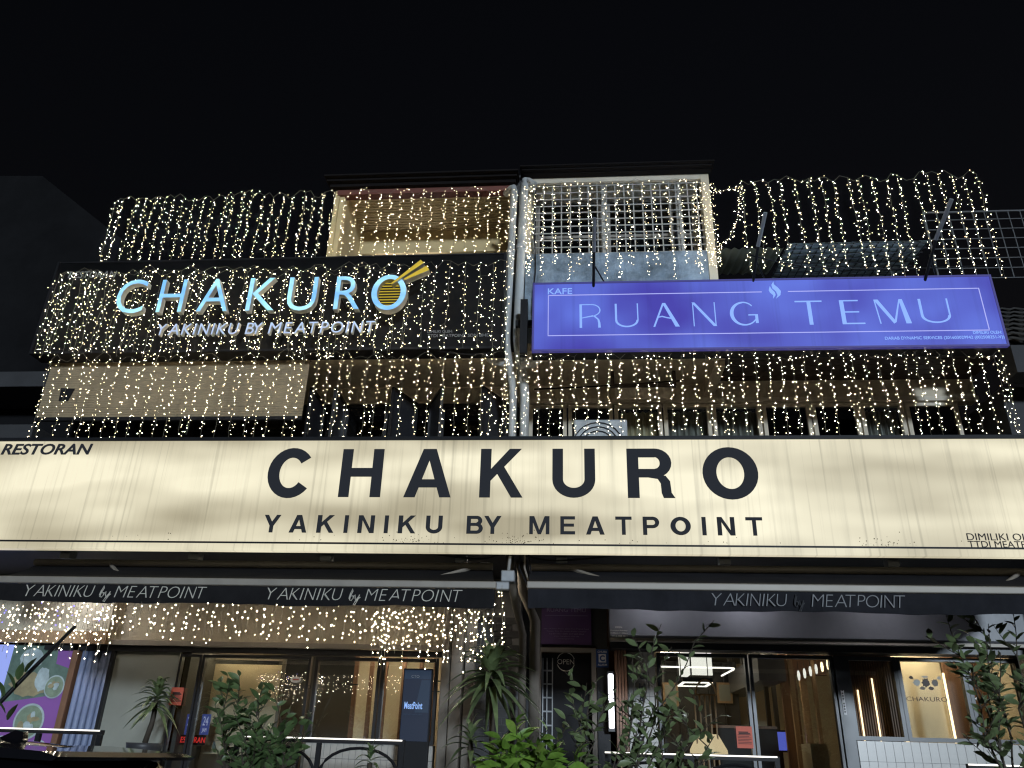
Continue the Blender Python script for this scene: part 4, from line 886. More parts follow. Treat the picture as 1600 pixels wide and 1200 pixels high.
for k in range(5):
    xx = AX(1088+k*8, 1120, 9.9); MB().tube([(xx, 9.95, FLOOR+.01), (xx, 9.95, AZ(1100, 1085, 9.9))], .01, 5).build('cane', M['wood_light'], wf)
cx_, cz_ = AX(1104, 1085, 9.9), AZ(1104, 1085, 9.9); wd_ = AX(1120, 1085, 9.9)-cx_
MB().tube([(cx_+wd_*math.cos(a*math.pi/12), 9.95, cz_+.16*math.sin(a*math.pi/12)) for a in range(13)], .012, 6).build('arch', M['wood_light'], wf); MB().tube([(cx_-wd_, 9.95, cz_), (cx_+wd_, 9.95, cz_)], .01, 6).build('cane', M['wood_light'], wf)
pt = thing('interior_partition', 'wooden door post and slim gold pole inside the right shop', 'partition', (2.3, 10, FLOOR))
for (pxa, pxb, yy, m_) in ((1222, 1246, 10.6, 'wood'), (1236, 1243, 10.4, 'wood_light'), (1252, 1262, 10.8, 'wood_light'), (1272, 1277, 10.2, 'wood_light'), (1195, 1201, 11.2, 'black_frame'), (1207, 1213, 11.4, 'black_frame')):
    stick(pt, 'post', AX(pxa, 1080, yy), AX(pxb, 1080, yy), yy, yy+.06, FLOOR+.005, 2.96, M[m_])
stick(pt, 'header', AX(1222, 1040, 10.7), AX(1290, 1040, 10.7), 10.7, 10.76, 2.62, 2.96, M['wood'])
stick(pt, 'cabinet', AX(1268, 1180, 9.9), AX(1295, 1180, 9.9), 9.9, 10.3, FLOOR+.005, AZ(1280, 1162, 9.9), M['wall_warm'])
dk = thing('dark_booth', 'black booth panel inside the right shop behind the notice', 'booth', (2.0, 10.4, FLOOR))
stick(dk, 'panel', AX(1115, 1150, 10.3), AX(1215, 1150, 10.3), 10.3, 10.36, FLOOR+.005, AZ(1150, 1138, 10.3), M['black']); stick(dk, 'top_rail', AX(1115, 1150, 10.3), AX(1215, 1150, 10.3), 10.28, 10.38, AZ(1150, 1138, 10.3)+.002, AZ(1150, 1138, 10.3)+.03, M['wood'])
dw = thing('feature_wall', 'dark panelled wall inside the right shop behind the white column', 'wall panel', (1.6, 12.4, FLOOR))
stick(dw, 'panel', .9, 2.3, 12.5, 12.55, FLOOR+.005, 2.95, M['dark_wall'])
for i in range(6): stick(dw, 'rib', 1.0+i*.22, 1.03+i*.22, 12.46, 12.499, FLOOR+.005, 2.95, M['black_frame'])
for i in range(6):
    t = thing('pendant_light', 'small warm bottle pendant, number %s from the left in the row by the glass door' % ('one', 'two', 'three', 'four', 'five', 'six')[i], 'lamp', (2.4, 10.2, 2.5), 'bottle pendants by the glass door')
    xx = AX(1248+i*9, 1055-i*4, 10.1); zz = AZ(1248+i*9, 1055-i*3.4, 10.1)
    MB().lathe((xx, 10.1), [(.008, zz+.05), (.014, zz+.03), (.018, zz), (.012, zz-.05), (.003, zz-.06)], 10).build('bulb', M['led_warm'] if i > 3 else M['white_lit'], t, True); MB().tube([(xx, 10.1, zz+.05), (xx, 10.1, 2.99)], .003, 4).build('wire', M['black_frame'], t)
cdt = thing('ceiling_duct', 'grey boxed ceiling duct inside the right shop near the glass door', 'duct', (2.3, 11.5, 2.5))
stick(cdt, 'duct', AX(1172, 1075, 11), AX(1212, 1075, 11), 10.4, 13.1, 2.52, 2.80, M['shutter_box'])
for i in range(4): stick(cdt, 'hanger', AX(1180, 1075, 11), AX(1180, 1075, 11)+.01, 10.6+i*.6, 10.61+i*.6, 2.80, 2.995, M['black_frame'])
M['blue_lit'] = emit('blue_screen', (.12, .16, .75), .8)
bsn = thing('lit_screen', 'small blue glowing screen low inside the right shop', 'screen', at(1217, 1172, 11.2)); a, bb = at(1203, 1172, 11.2), at(1234, 1144, 11.2)
stick(bsn, 'screen', a.x, bb.x, 11.2, 11.21, a.z, bb.z, M['blue_lit']); stick(bsn, 'back', a.x-.02, bb.x+.02, 11.211, 11.25, a.z-.02, bb.z+.02, M['black']); stick(bsn, 'stand', (a.x+bb.x)/2-.03, (a.x+bb.x)/2+.03, 11.22, 11.26, FLOOR+.005, a.z-.021, M['black'])
for i, (pxa, pxb, pya, pyb, lab) in enumerate(((1125, 1140, 1095, 1070, 'small framed picture on the dark feature wall'), (1040, 1056, 1100, 1070, 'tall framed picture behind the tall thin shrub'))):
    t = thing('framed_picture', lab, 'picture', at(pxa, pya, 12.4)); a, bb = at(pxa, pya, 12.42), at(pxb, pyb, 12.42)
    stick(t, 'frame', a.x-.03, bb.x+.03, 12.43, 12.455, a.z-.03, bb.z+.03, M['wood_light']); stick(t, 'print', a.x, bb.x, 12.42, 12.428, a.z, bb.z, M['wall_green'])
# slat screen and logo panel behind right windows
ss = thing('slat_screen', 'brown vertical slat screen behind the window right of the glass door', 'screen', (3.1, 9.6, FLOOR))
for i in range(26): stick(ss, 'slat', 2.80+i*.026, 2.814+i*.026, 9.62, 9.65, 1.6, 2.9, M['wood'])
stick(ss, 'backing', 2.80, 3.48, 9.66, 9.68, 1.6, 2.9, M['brown_board'])
for a_, zt_ in ((1345, 1078), (1370, 1060)): 
    xx = AX(a_, 1110, 9.6); stick(ss, 'glow_strip', xx-.006, xx+.006, 9.60, 9.615, 1.8, AZ(a_, zt_, 9.6), M['led_warm'])
lp = thing('logo_panel', 'warm glowing yellow wall panel with dark crest seen through the right window', 'panel', (3.9, 10.3, FLOOR))
l0, l1 = AX(1398, 1090, 10.2), AX(1478, 1090, 10.2)
stick(lp, 'panel', l0, l1, 10.2, 10.22, 1.3, 2.9, M['wall_warm']); stick(lp, 'side_panel', l1+.003, l1+.9, 10.15, 10.17, 1.3, 2.9, M['wood'])
stick(lp, 'glow_strip', l1-.02, l1+.0, 10.12, 10.14, 1.5, 2.62, M['led_warm']); stick(lp, 'glow_strip', l0, l0+.03, 10.05, 10.07, 1.4, 2.62, M['led_warm']); stick(lp, 'glow_strip', l0+.05, l1-.05, 10.08, 10.10, 1.72, 1.735, M['led_warm'])
c0 = at(1446, 1067, 9.34)
lg = thing('window_lettering', 'dark ornate crest and lettering on the right shop window', 'lettering', (c0.x, 9.33, c0.z))
rc_ = random.Random(4)
for k, (dx, dz, rx, rz) in enumerate(((0, 0, .055, .06), (-.085, .0, .05, .05), (.085, .0, .05, .05), (-.13, .045, .03, .025), (.13, .045, .03, .025), (-.04, -.05, .04, .025), (.04, -.05, .04, .025), (0, .055, .05, .015))):
    MB().prism([(c0.x+dx*1.1+rx*.62*(1+.5*(i % 2)*rc_.random())*math.cos(2*math.pi*i/18), c0.z+dz*1.1+rz*.62*(1+.5*(i % 2)*rc_.random())*math.sin(2*math.pi*i/18)) for i in range(18)], 9.326+.0004*k, 9.3299).build('crest_piece', (M['brown_board'], M['wall_green'], M['pilaster'])[k % 3], lg)
put_text('lettering', 'CHAKURO', AX(1416, 1092, 9.33), AX(1480, 1092, 9.33), AZ(1448, 1096, 9.33), AZ(1448, 1089, 9.33), 9.327, .003, M['brown_board'], lg)
# ceiling lamps, right shop
for x, y, lab in ((1.3, 11.3, 'square ceiling light deep inside the right shop'), (2.4, 10.8, 'square ceiling light above the glass door of the right shop'), (3.9, 9.9, 'small ceiling light above the glowing panel')):
    t = thing('ceiling_light', lab, 'ceiling light', (x, y, 2.99)); s_ = .18; MB().box(x-s_, x+s_, y-s_, y+s_, 2.95, 2.997).build('diffuser', M['panel_light'], t)

# downlights in the canopy ceiling over the walkway
M['down'] = emit('downlight', (1, .86, .68), 210); M['down_cool'] = emit('downlight_cool', (.90, .92, 1), 260)
for nm, x, y, m_ in (('above the grey green panel', -4.95, 8.55, 'down'), ('above the dense leafy shrub', -3.5, 8.5, 'down'), ('above the digital standee', -2.1, 8.5, 'down'), ('above the large drooping dracaena', -.95, 8.3, 'down'), ('above the tall thin shrub', .85, 8.62, 'down_cool'), ('above the glass door', 1.78, 8.68, 'down_cool'), ('above the blue grey shutter strip, added to light the food poster', -5.75, 8.9, 'down_cool'), ('above the slat screen window', 3.2, 8.4, 'down_cool')):  # the one over the shutter strip is added to brighten the food poster
    t = thing('downlight', 'round recessed downlight under the canopy '+nm, 'downlight', (x, y, 3.4), 'downlights under the canopy')
    MB().lathe((x, y), [(.07, 3.428), (.07, 3.41), (.05, 3.405), (.05, 3.428)], 16).build('ring', M['white_ink'], t); MB().lathe((x, y), [(.045, 3.428), (.045, 3.412)], 12).build('lens', M[m_], t)

# loose cables on the facade
def cable(lab, pts, r=.007, m_='black'):
    P_ = [Vector(p) for p in pts]; out = []
    for i in range(len(P_)-1):
        p0, p1, p2, p3 = P_[max(i-1, 0)], P_[i], P_[i+1], P_[min(i+2, len(P_)-1)]
        for j in range(6):
            u = j/6; out.append(.5*((2*p1)+(p2-p0)*u+(2*p0-5*p1+4*p2-p3)*u*u+(3*p1-p0-3*p2+p3)*u**3))
    out.append(P_[-1]); t = MB().tube(out, r, 6).build('loose_cable', M[m_], None, True); tag(t, lab, 'cable', 'loose cables on the facade')
cable('black cable looping below the middle of the violet sign', [at(1100, 545, 7.7), at(1104, 556, 7.7), at(1109, 561, 7.68), at(1114, 556, 7.68), at(1118, 543, 7.7)], .009)
cable('thin cable crossing the soffit behind the lights below the violet sign', [(-.5, 8.8, 5.66), (.1, 8.8, 5.685), (.7, 8.8, 5.72), (1.3, 8.8, 5.76)], .009)
cable('cable running up the edge of the grilled bay beside the drain pipes', [(-.46, 8.16, 5.9), (-.5, 8.16, 6.5), (-.47, 8.16, 7.0), (-.5, 8.16, 7.6), (-.48, 8.16, 8.2)], .008)
cable('power cable strung from the grilled bay to the right neighbour', [(1.72, 8.3, 7.35), (2.6, 8.2, 6.98), (3.6, 8.2, 6.9), (4.9, 8.4, 7.05)], .008)
cable('dark cable sagging under the right end of the black sign', [(-1.5, 7.72, 5.63), (-1.2, 7.70, 5.58), (-.95, 7.72, 5.6), (-.82, 7.85, 5.75)], .006)
cable('cable drooping between the roller tubes of the two awnings', [(-1.4, 7.3, 3.3), (-.9, 7.25, 3.24), (-.6, 7.2, 3.28), (-.2, 7.25, 3.23), (.4, 7.3, 3.3)], .008)

# ================================================================= RAILINGS
def railing(lab, x0, x1, y, zt, arches):
    t = thing('railing', lab, 'railing', ((x0+x1)/2, y, FLOOR), 'black railings with a lit top strip')
    MB().box(x0, x1, y, y+.05, zt-.045, zt-.006).build('top_rail', M['black'], t); MB().box(x0, x1-.02, y-.012, y-.001, zt-.017, zt-.006).build('led_strip', M['led'], t)
    n = max(2, int((x1-x0)/.55)+1)
    for i in range(n):
        xx = x0+.02+(x1-x0-.04)*i/(n-1); MB().box(xx-.02, xx+.02, y+.003, y+.04, FLOOR+.005, zt-.046).build('post', M['black'], t)
        if i < n-1 and arches:
            xe = x0+.02+(x1-x0-.04)*(i+1)/(n-1); c = (xx+xe)/2; r = (xe-xx)/2-.03
            MB().tube([(c+r*math.cos(a*math.pi/12), y+.02, zt-.06-.22+.2*math.sin(a*math.pi/12)) for a in range(13)] , .014, 6).build('arch', M['black'], t)
    MB().box(x0, x1, y+.01, y+.04, FLOOR+.1, FLOOR+.13).build('bottom_rail', M['black'], t)
railing('left railing with lit strip in front of the food poster', -6.6, AX(160, 1140, 7.5), 7.5, 1.735, False)
railing('railing with lit strip and arches below the small left windows', AX(368, 1148, 7.5), AX(632, 1158, 7.5), 7.5, 1.722, True)
railing('railing with lit strip behind the tall thin shrub', AX(945, 1173, 7.5), AX(1218, 1184, 7.5), 7.5, 1.675, True)
railing('railing with lit strip below the right tiled wall', AX(1512, 1191, 7.5), 4.6, 7.5, 1.66, False)

# ================================================================= PLANTS
def leaf_mesh(name, L, Wd, m, droop=.15, fold=.25, seg=4):
    b = MB(); pts = []
    for i in range(seg+1):
        t = i/seg; hw = Wd*.5*(math.sin(math.pi*min(1, t*.93+.05))**.8)*(1-.3*t) if i < seg else .001
        z = -droop*L*t*t
        pts.append(((-hw, t*L, z+hw*fold), (0, t*L, z), (hw, t*L, z+hw*fold)))
    for p in pts: b.v += p
    for i in range(seg):
        a = i*3; b.f += [(a, a+1, a+4, a+3), (a+1, a+2, a+5, a+4)]
    me = b.mesh(name); me.materials.append(m)
    for p in me.polygons: p.use_smooth = True
    return me
LM = {k: [leaf_mesh('leaf', l*s, w_*s, M[m], d) for s in (.8, 1.0, 1.25)] for k, (l, w_, m, d) in {
    'shrub': (.10, .052, 'leaf', .2), 'olive': (.095, .045, 'leaf_olive', .2), 'lime': (.13, .062, 'leaf_lime', .35)}.items()}
def orient(p, d, roll, up=Vector((0,0,1))):
    d = d.normalized(); x = d.cross(up)
    if x.length < 1e-3: x = Vector((1,0,0))
    x.normalize(); z = x.cross(d)
    m = Matrix(((x.x, d.x, z.x, p.x), (x.y, d.y, z.y, p.y), (x.z, d.z, z.z, p.z), (0,0,0,1)))
    return m @ Matrix.Rotation(roll, 4, 'Y')
def shrub(lab, base, stems, kind, pot=None, seed=1, gap=.035, lname='leaf'):
    r = random.Random(seed); t = thing('shrub', lab, 'shrub', tuple(base), 'potted shrubs along the shopfronts')
    base = Vector(base); n = 0
    wood = MB()
    for tip, side in stems:
        tip = Vector(tip); d = tip-base; k = 9; pts = []
        bend = Vector((r.uniform(-.08, .08), r.uniform(-.06, .06), 0))
        for i in range(k+1):
            u = i/k; pts.append(base+Vector((r.uniform(-.03,.03), r.uniform(-.03,.03), 0))*(1 if i else .5)+d*u+bend*math.sin(math.pi*u))
        wood.tube(pts, .011, 5, .003)
        twigs = [(pts, .35)]
        for s_ in range(side):
            u = r.uniform(.35, .92); i = int(u*k); p = pts[i]; dr = Vector((r.uniform(-1, 1), r.uniform(-.8, .6), r.uniform(.3, 1.1))).normalized()*r.uniform(.12, .32)
            q = [p+dr*j/4+Vector((0,0,.03*(j/4)**2)) for j in range(5)]; wood.tube(q, .005, 4, .002); twigs.append((q, .15))
        for q, st in twigs:
            tot = sum((q[i+1]-q[i]).length for i in range(len(q)-1)); m = int(tot*(1-st)/gap)
            for j in range(m):
                u = st+(1-st)*(j+r.random()*.8)/m; f_ = min(u, .999)*(len(q)-1); i = int(f_); p = q[i].lerp(q[i+1], f_-i); ax = (q[i+1]-q[i]).normalized()
                a = r.uniform(0, 2*math.pi); sd = Vector((math.cos(a), math.sin(a), 0)); dl = (ax*.55+sd*.8+Vector((0,0,r.uniform(-.2, .4)))).normalized()
                if n < 298: link('leaf', LM[kind][r.randrange(3)], None, t, orient(p, dl, r.uniform(-1.5, 1.5))); n += 1
    wood.build('stems', M['twig'], t)
    return t
def planter(lab, x0, x1, y0, y1, z1):
    t = thing('planter_box', lab, 'planter', ((x0+x1)/2, (y0+y1)/2, FLOOR)); q = MB(); w_ = .04
    q.box(x0, x1, y0, y0+w_, FLOOR+.003, z1); q.box(x0, x1, y1-w_, y1, FLOOR+.003, z1); q.box(x0, x0+w_, y0+w_, y1-w_, FLOOR+.003, z1); q.box(x1-w_, x1, y0+w_, y1-w_, FLOOR+.003, z1)
    q.build('box', M['pot'], t); MB().box(x0+w_, x1-w_, y0+w_, y1-w_, FLOOR+.004, z1-.05).build('soil', M['soil'], t)
planter('planter box of the dense leafy shrub', -3.3, -1.9, 6.75, 7.15, 1.15)
planter('planter box below the lime green plant and tall thin shrub', -1.1, 1.6, 6.75, 7.15, 1.15)
planter('planter box of the right corner shrub', 2.6, 4.2, 6.65, 7.05, 1.15)
def P(px, py, Y): return tuple(at(px, py, Y))
Yp = 6.95
shrub('dense leafy shrub in front of the left shop windows', (-2.65, Yp, 1.1), [(P(345, 1062, 7.1), 4), (P(372, 1055, 7.05), 4), (P(330, 1120, Yp), 4), (P(400, 1105, Yp), 5), (P(430, 1130, 6.9), 5)], 'shrub', seed=3, gap=.036)
shrub('low bushy shrub beside the dense leafy shrub, left of the arches', (-2.35, 6.9, 1.1), [(P(405, 1075, 6.9), 3), (P(450, 1110, 6.85), 5), (P(480, 1140, 6.8), 5), (P(380, 1150, 6.8), 5), (P(430, 1155, 6.8), 5), (P(350, 1160, 6.8), 5)], 'shrub', seed=13, gap=.036)
shrub('tall thin shrub with bare stems in front of the white tiled wall', (.25, Yp, 1.1), [(P(1030, 975, 6.95), 5), (P(1000, 1040, 6.95), 4), (P(1045, 1010, 7.0), 4), (P(985, 1080, 6.9), 4), (P(1070, 1090, 6.9), 4), (P(1110, 970, 7.0), 2), (P(1130, 1115, 6.9), 3)], 'olive', seed=5, gap=.06)
shrub('lower leafy shrub left of the tall thin shrub, below the alarm plate', (-.05, 6.9, 1.1), [(P(905, 1085, 6.9), 4), (P(930, 1060, 6.9), 4), (P(945, 1100, 6.85), 4), (P(880, 1120, 6.85), 4), (P(975, 1130, 6.8), 4), (P(1000, 1165, 6.8), 4)], 'olive', seed=6, gap=.05)
shrub('spindly leafy shrub low in front of the rattan screen', (.75, 6.9, 1.1), [(P(1040, 1100, 6.9), 4), (P(1080, 1110, 6.9), 4), (P(1110, 1150, 6.85), 3), (P(1060, 1150, 6.85), 4)], 'olive', seed=8, gap=.042)
shrub('big leafy shrub covering the right corner', (3.2, 6.85, 1.1), [(P(1475, 948, 6.8), 5), (P(1520, 955, 6.8), 5), (P(1545, 975, 6.85), 5), (P(1590, 950, 6.8), 5), (P(1500, 1010, 6.75), 4), (P(1560, 1020, 6.75), 5)], 'olive', seed=9, gap=.04)
shrub('lime green leafy plant at the bottom centre', (-.55, 6.7, 1.12), [(P(790, 1160, 6.6), 3), (P(820, 1148, 6.6), 3), (P(850, 1140, 6.6), 3), (P(880, 1160, 6.6), 3), (P(835, 1170, 6.45), 3), (P(905, 1175, 6.5), 3), (P(775, 1180, 6.5), 3), (P(860, 1175, 6.4), 3)], 'lime', seed=11, gap=.028)
def strap_leaf(base, d, L, Wd, droop, m, parent):
    d = Vector(d).normalized(); side = d.cross(Vector((0,0,1)))
    side = Vector((1,0,0)) if side.length < 1e-3 else side.normalized()
    b = MB(); k = 7; base = Vector(base)
    for i in range(k+1):
        u = i/k; c = base+d*L*u+Vector((0,0,-droop*L*u*u)); hw = Wd*.5*(min(1, u*5+.35))*(1-u**2.2)+.0008; nrm = Vector((0,0,1))*hw*.35
        b.v += [tuple(c-side*hw+nrm), tuple(c), tuple(c+side*hw+nrm)]
    for i in range(k): a = i*3; b.f += [(a, a+1, a+4, a+3), (a+1, a+2, a+5, a+4)]
    return b.build('leaf', m, parent, True)
def dracaena(lab, crown, base, L, n, m, seed, Wd=.05, pot=True):
    r = random.Random(seed); t = thing('dracaena', lab, 'potted plant', tuple(base)); crown = Vector(crown); base = Vector(base)
    MB().tube([base+Vector((0,0,.02)), base.lerp(crown, .5)+Vector((.02,0,0)), crown], .03, 8, .022).build('trunk', M['twig'], t, True)
    for i in range(n):
        a = i*2.4+r.uniform(-.3, .3); e = 1.25-1.55*i/n+r.uniform(-.12, .12)
        strap_leaf(crown+Vector((0,0,.10-.22*i/n)), (math.cos(a)*math.cos(e), math.sin(a)*math.cos(e), math.sin(e)), L*r.uniform(.8, 1.1), Wd*r.uniform(.85, 1.15), r.uniform(.45, .75), m, t)
    if pot: MB().lathe((base.x, base.y), [(.13, base.z-.32), (.17, base.z-.02), (.18, base.z+.02), (.15, base.z+.02), (.14, base.z-.02)], 18).build('pot', M['pot'], t, True)
    return t
pc = at(768, 1052, 7.7)
dracaena('large drooping dracaena between the two shopfronts', pc, (pc.x+.02, 7.7, FLOOR+.33), .50, 60, M['leaf_olive'], 21, .075)
pc = at(245, 1090, 8.6)
dracaena('dracaena in a dark pot in front of the grey green panel', pc, (pc.x-.03, 8.6, 1.62), .30, 44, M['leaf_olive'], 22, .055); 
MB().box(pc.x-.25, pc.x+.2, 8.4, 8.8, FLOOR+.004, 1.295).build('plinth', M['dark_wall'], bpy.data.objects['dracaena.001'])
pc = at(735, 1160, 7.2)
dracaena('low strap leaf plant left of the lime green plant', pc, (pc.x, 7.2, FLOOR+.33), .30, 20, M['leaf_olive'], 23, .05)
pc = at(578, 1192, 7.1)
dracaena('small strap leaf plant below the arched railing', pc, (pc.x, 7.1, FLOOR+.33), .20, 20, M['leaf'], 24, .035)

# ================================================================= CAR AND FOREGROUND POLE
car = thing('parked_car', 'glossy black car roof and tail at the bottom left corner', 'car', (-4.2, 4.1, 0))
prof = [(x_, z_*(1.035 if z_ > 1 else 1)) for x_, z_ in [(-6.4,.35),(-6.45,.75),(-6.2,.98),(-5.35,1.08),(-4.65,1.50),(-4.0,1.615),(-3.2,1.60),(-2.5,1.545),(-2.28,1.50),(-2.2,1.40),(-2.05,1.05),(-1.98,.8),(-2.0,.35)]]
q = MB(); YY = [3.2, 3.26, 3.45, 4.1, 4.75, 4.94, 5.0]; n = len(prof)
for y in YY:
    e = abs(y-4.1)/.9
    for (x, z) in prof:
        top = max(0, (z-1.0)/.65); yy = 4.1+(y-4.1)*(1-.20*top); q.v.append((x, yy, z-(.045*e**3 if z > 1.0 else 0)-(.06*e**6 if z > 1 else 0)))
for i in range(len(YY)-1):
    for j in range(n-1): q.f.append((i*n+j, i*n+j+1, (i+1)*n+j+1, (i+1)*n+j))
q.f.append(tuple(range(n))); q.f.append(tuple((len(YY)-1)*n+j for j in range(n))[::-1])
q.build('body', M['car'], car, True)
for y in (3.22, 4.98):
    s_ = -1 if y < 4 else 1
    MB().poly([(-4.9, 4.1+s_*.852, 1.10), (-2.45, 4.1+s_*.852, 1.12), (-2.55, 4.1+s_*.765, 1.46), (-3.2, 4.1+s_*.755, 1.52), (-4.1, 4.1+s_*.755, 1.52), (-4.6, 4.1+s_*.79, 1.38)]).build('side_window', M['car_glass'], car)
for x in (-5.6, -2.9):
    for y in (3.22, 4.98):
        wq = MB(); wq.tube([(x, y-.1, .33), (x, y+.1, .33)], .33, 20); wh = wq.build('wheel', M['rubber'], car, True); MB().tube([(x, y-.115, .33), (x, y+.115, .33)], .2, 14).build('rim', M['silver'], wh)
MB().prism([(-2.62, 1.60), (-2.2, 1.575), (-2.12, 1.555), (-2.14, 1.54), (-2.5, 1.55)], 3.45, 4.75).build('spoiler', M['car'], car)
MB().prism([(-2.88, 1.60), (-2.70, 1.60), (-2.715, 1.655), (-2.755, 1.66)], 4.08, 4.12).build('antenna_fin', M['car'], car)
MB().box(-2.06, -1.985, 3.4, 3.75, .95, 1.1).build('tail_lamp', M['paper_red'], car); MB().box(-2.06, -1.985, 4.45, 4.8, .95, 1.1).build('tail_lamp', M['paper_red'], car)
pole = thing('leaning_pole', 'dark slanting stem with a few leaves at the far left edge', 'stem', P(-60, 1160, 5.6))
a, e = at(-60, 1160, 5.6), at(118, 978, 5.9)
MB().tube([a, a.lerp(e, .5)+Vector((0,0,.01)), e], .017, 8, .012).build('rod', M['black'], pole, True)
for px_, py_, dx in ((28, 1062, .1), (22, 1075, -.3), (40, 1050, .4), (8, 1115, -.5), (12, 1125, .3), (5, 1090, -.2)):
    p = at(px_, py_, 5.7); link('leaf', LM['shrub'][2], None, pole, orient(p, Vector((dx, -.2, .8)), .4))

# ================================================================= LIGHT CURTAINS
def bulb_mats(o, mb, rr):
    o['kind'] = 'stuff'
    ms = mb if isinstance(mb, list) else [mb]
    for m_ in ms: o.data.materials.append(m_)
    if len(ms) > 1:
        for i in range(len(o.data.polygons)//8):
            k = rr.choice((0, 0, 1, 1, 1, 2))
            for j in range(8): o.data.polygons[i*8+j].material_index = k
    return o
def wire_tube(mb, pts, r): mb.tube(pts, r, 3, cap=False)
def strand(parent, top, bot, n_b, rr, spread, mb, br=.0037, wob=.006, stalk=True):
    top, bot = Vector(top), Vector(bot); L = (bot-top).length; k = max(3, int(L/.07))
    w_ = MB(); b_ = MB()
    ph, ph2 = rr.uniform(0, 6), rr.uniform(0, 6); pts = []
    for i in range(k+1):
        u = i/k; pts.append(top.lerp(bot, u)+Vector((wob*math.sin(ph+u*L*9)+rr.uniform(-.005,.005), rr.uniform(-.012,.012), 0))*(1 if 0 < i < k else .3))
    wire_tube(w_, pts, .0016)
    for i in range(n_b):
        u = (i+rr.random())/n_b; f_ = min(u, .999)*k; j = int(f_); p = pts[j].lerp(pts[j+1], f_-j)
        o = Vector((rr.gauss(0, spread), rr.gauss(0, spread*.7), rr.uniform(-.035, .015)))
        if stalk: wire_tube(w_, [p, p+o], .0011)
        b_.octa(p+o, br*rr.uniform(.8, 1.15))
    wo = w_.build('strand', M['wire'], parent)
    bulb_mats(b_.build('bulbs', None, wo), mb, rr)
    return wo
NB = 0
def curtain(lab, x0, x1, n, y, ztop, zbot, per_m, seed, spread=.015, mb='bulb', skip=(), loops=True, vary=.06, br=.0037):
    rr = random.Random(seed); t = thing('light_curtain', lab, 'string lights', ((x0+x1)/2, y, zbot), 'warm string light curtains')
    hw = MB(); pp = []
    xs = [x0+(x1-x0)*i/(n-1)+rr.uniform(-.02, .02) for i in range(n)]
    for i, x in enumerate(xs):
        if i in skip: continue
        za = ztop+rr.uniform(-.06, .03); zb = zbot+rr.uniform(-vary, vary); yy = y+rr.uniform(-.02, .02)
        strand(t, (x, yy, za), (x+rr.uniform(-.03, .03), yy, zb), int((za-zb)*per_m), rr, spread, M[mb], br)
        pp.append((x, yy, za))
    # header wire with loops
    q = MB(); pts = []
    for a, c in zip(pp[:-1], pp[1:]):
        pts.append(Vector(a)); m_ = (Vector(a)+Vector(c))/2; m_.z += rr.choice((.06, .03, -.05)); pts.append(m_)
    pts.append(Vector(pp[-1])); q.tube(pts, .002, 3, cap=False); hdr = q.build('header_wire', M['wire'], t)
    b_ = MB()
    for a, c in zip(pts[:-1], pts[1:]):
        for k in range(rr.choice((0, 0, 1, 2))): b_.octa(a.lerp(c, rr.random())+Vector((rr.gauss(0, .012), rr.gauss(0, .01), rr.gauss(0, .012))), br)
    bulb_mats(b_.build('bulbs', None, hdr), M[mb], rr)
    return t
YT = 8.0
curtain('light curtain against the night sky above the left end of the black sign', AX(176, 330, YT), AX(520, 330, YT), 23, YT, AZ(350, 306, YT), AZ(350, 412, YT), 37, 101, .019)
curtain('light curtain hanging across the open upper balcony', AX(540, 330, 7.97), AX(797, 330, 7.97), 16, 7.97, AZ(660, 297, 7.97), AZ(660, 400, 7.97), 34, 102, .018)
curtain('front light curtain draped over the black sign', AX(78, 480, 7.45), AX(790, 470, 7.45), 34, 7.50, AZ(440, 414, 7.45), AZ(440, 546, 7.45), 36, 103, .03)
curtain('second light curtain close behind the first on the black sign', AX(72, 480, 7.6), AX(640, 470, 7.6), 27, 7.62, AZ(440, 420, 7.6), AZ(440, 550, 7.6), 24, 104, .032)
curtain('light curtain in front of the beige blind and dark casements', AX(60, 620, 7.6), AX(790, 620, 7.6), 38, 7.6, AZ(400, 556, 7.6), AZ(400, 686, 7.6), 32, 105, .020, br=.0037)
curtain('light curtain in front of the grilled window bay', AX(828, 340, 8.0), AX(1085, 335, 8.0), 14, 8.0, AZ(950, 286, 8.0), AZ(950, 425, 8.0), 34, 106, .017, vary=.12)
curtain('thick light bundle wound down the right post of the grilled bay', AX(1093, 340, 8.05), AX(1112, 340, 8.05), 3, 8.08, AZ(1104, 283, 8.05), AZ(1104, 420, 8.05), 50, 107, .028)
curtain('light bundle running down beside the drain pipes', AX(806, 340, 7.85), AX(832, 340, 7.85), 3, 7.87, AZ(815, 290, 7.85), AZ(815, 420, 7.85), 34, 108, .02)
curtain('light curtain against the night sky above the violet sign', AX(1165, 330, 7.75), AX(1545, 330, 7.75), 19, 7.75, AZ(1350, 277, 7.75), AZ(1350, 424, 7.75), 37, 109, .018, vary=.08)
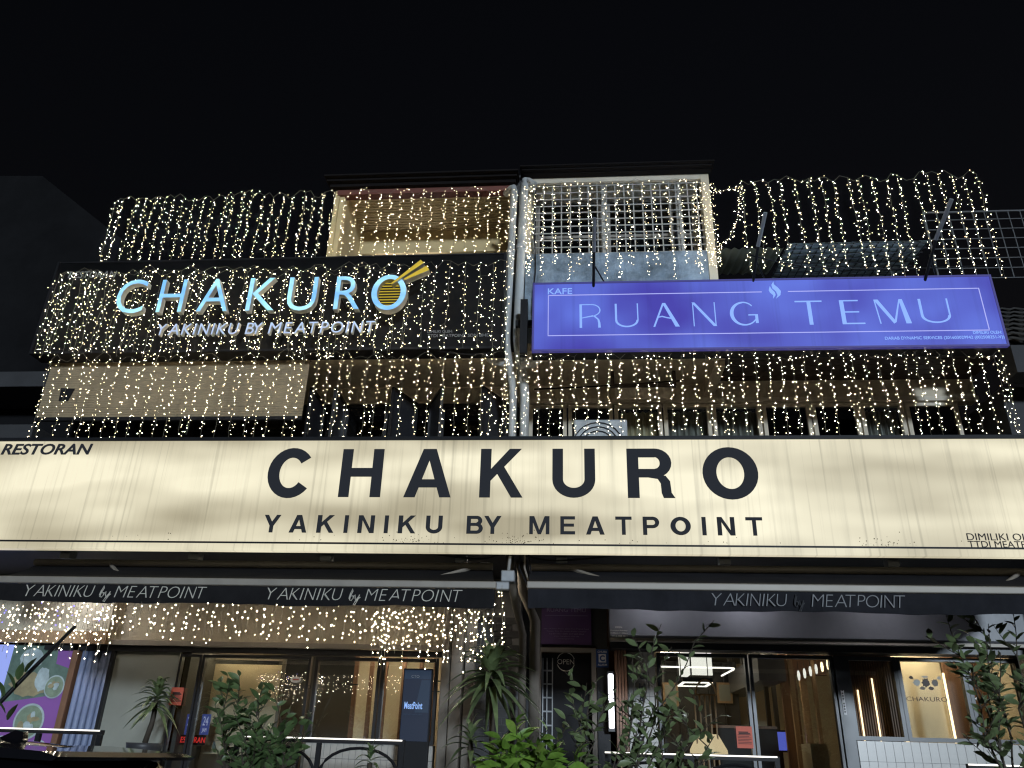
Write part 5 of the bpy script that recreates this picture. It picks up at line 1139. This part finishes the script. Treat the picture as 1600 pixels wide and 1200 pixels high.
curtain('light curtain below the violet sign in front of the first floor windows', AX(785, 615, 7.55), AX(1590, 615, 7.55), 42, 7.6, AZ(1200, 548, 7.55), AZ(1200, 680, 7.55), 33, 110, .018, 'bulb_cool', br=.0037)
# stray string sagging between the bay and the sky curtain
t = thing('light_string', 'single sagging light string between the grilled bay and the sky curtain', 'string lights', (1.7, 7.8, 7.2), 'warm string light curtains')
rr = random.Random(55)
pts = [at(*p, 7.8) for p in ((1112, 285), (1122, 300), (1158, 290), (1155, 320), (1150, 350), (1140, 372), (1125, 382), (1122, 395), (1128, 410))]
for a, c in zip(pts[:-1], pts[1:]): strand(t, a, c, int((c-a).length*45)+2, rr, .018, M['bulb'])
# icicle lights below the left awning
def icicle(lab, xa, xb, n, z_lo, z_hi, y, seed, mb):
    rr = random.Random(seed); t = thing('icicle_lights', lab, 'string lights', ((xa+xb)/2, y, z_lo), 'icicle lights under the left awning')
    for i in range(n):
        x = xa+(xb-xa)*(i+rr.uniform(-.3, .3))/max(1, n-1); yy = y+rr.uniform(-.05, .05); zb = rr.uniform(z_lo, z_hi); L = 2.655-zb
        strand(t, (x, yy, 2.655), (x+rr.uniform(-.02, .02), yy, zb), max(3, int(L/.058)), rr, .006, M[mb], .0052, .006, False)
X9 = lambda px: AX(px, 960, 6.36)
icicle('even row of icicle lights along the middle of the left awning', X9(165), X9(600), 52, 2.36, 2.44, 6.34, 201, 'bulb_cool')
icicle('dense icicle lights at the left end of the left awning', X9(-5), X9(175), 46, 2.18, 2.42, 6.38, 202, 'bulb_cool')
icicle('dense icicle lights at the right end of the left awning', X9(585), X9(762), 44, 2.18, 2.42, 6.38, 203, 'bulb')
icicle('few blue icicle lights among the white ones at the left awning end', X9(5), X9(150), 5, 2.46, 2.5, 6.44, 204, 'bulb_blue')
t = thing('icicle_lights', 'two short light strings hanging past the right end of the left awning', 'string lights', (-.6, 6.4, 2.4), 'icicle lights under the left awning'); rr = random.Random(9)
for px_ in (772, 785): strand(t, (AX(px_, 915, 6.4), 6.4, 2.84), (AX(px_, 1010, 6.4)-.01, 6.4, 2.38), 16, rr, .012, M['bulb'], .0050, .006)
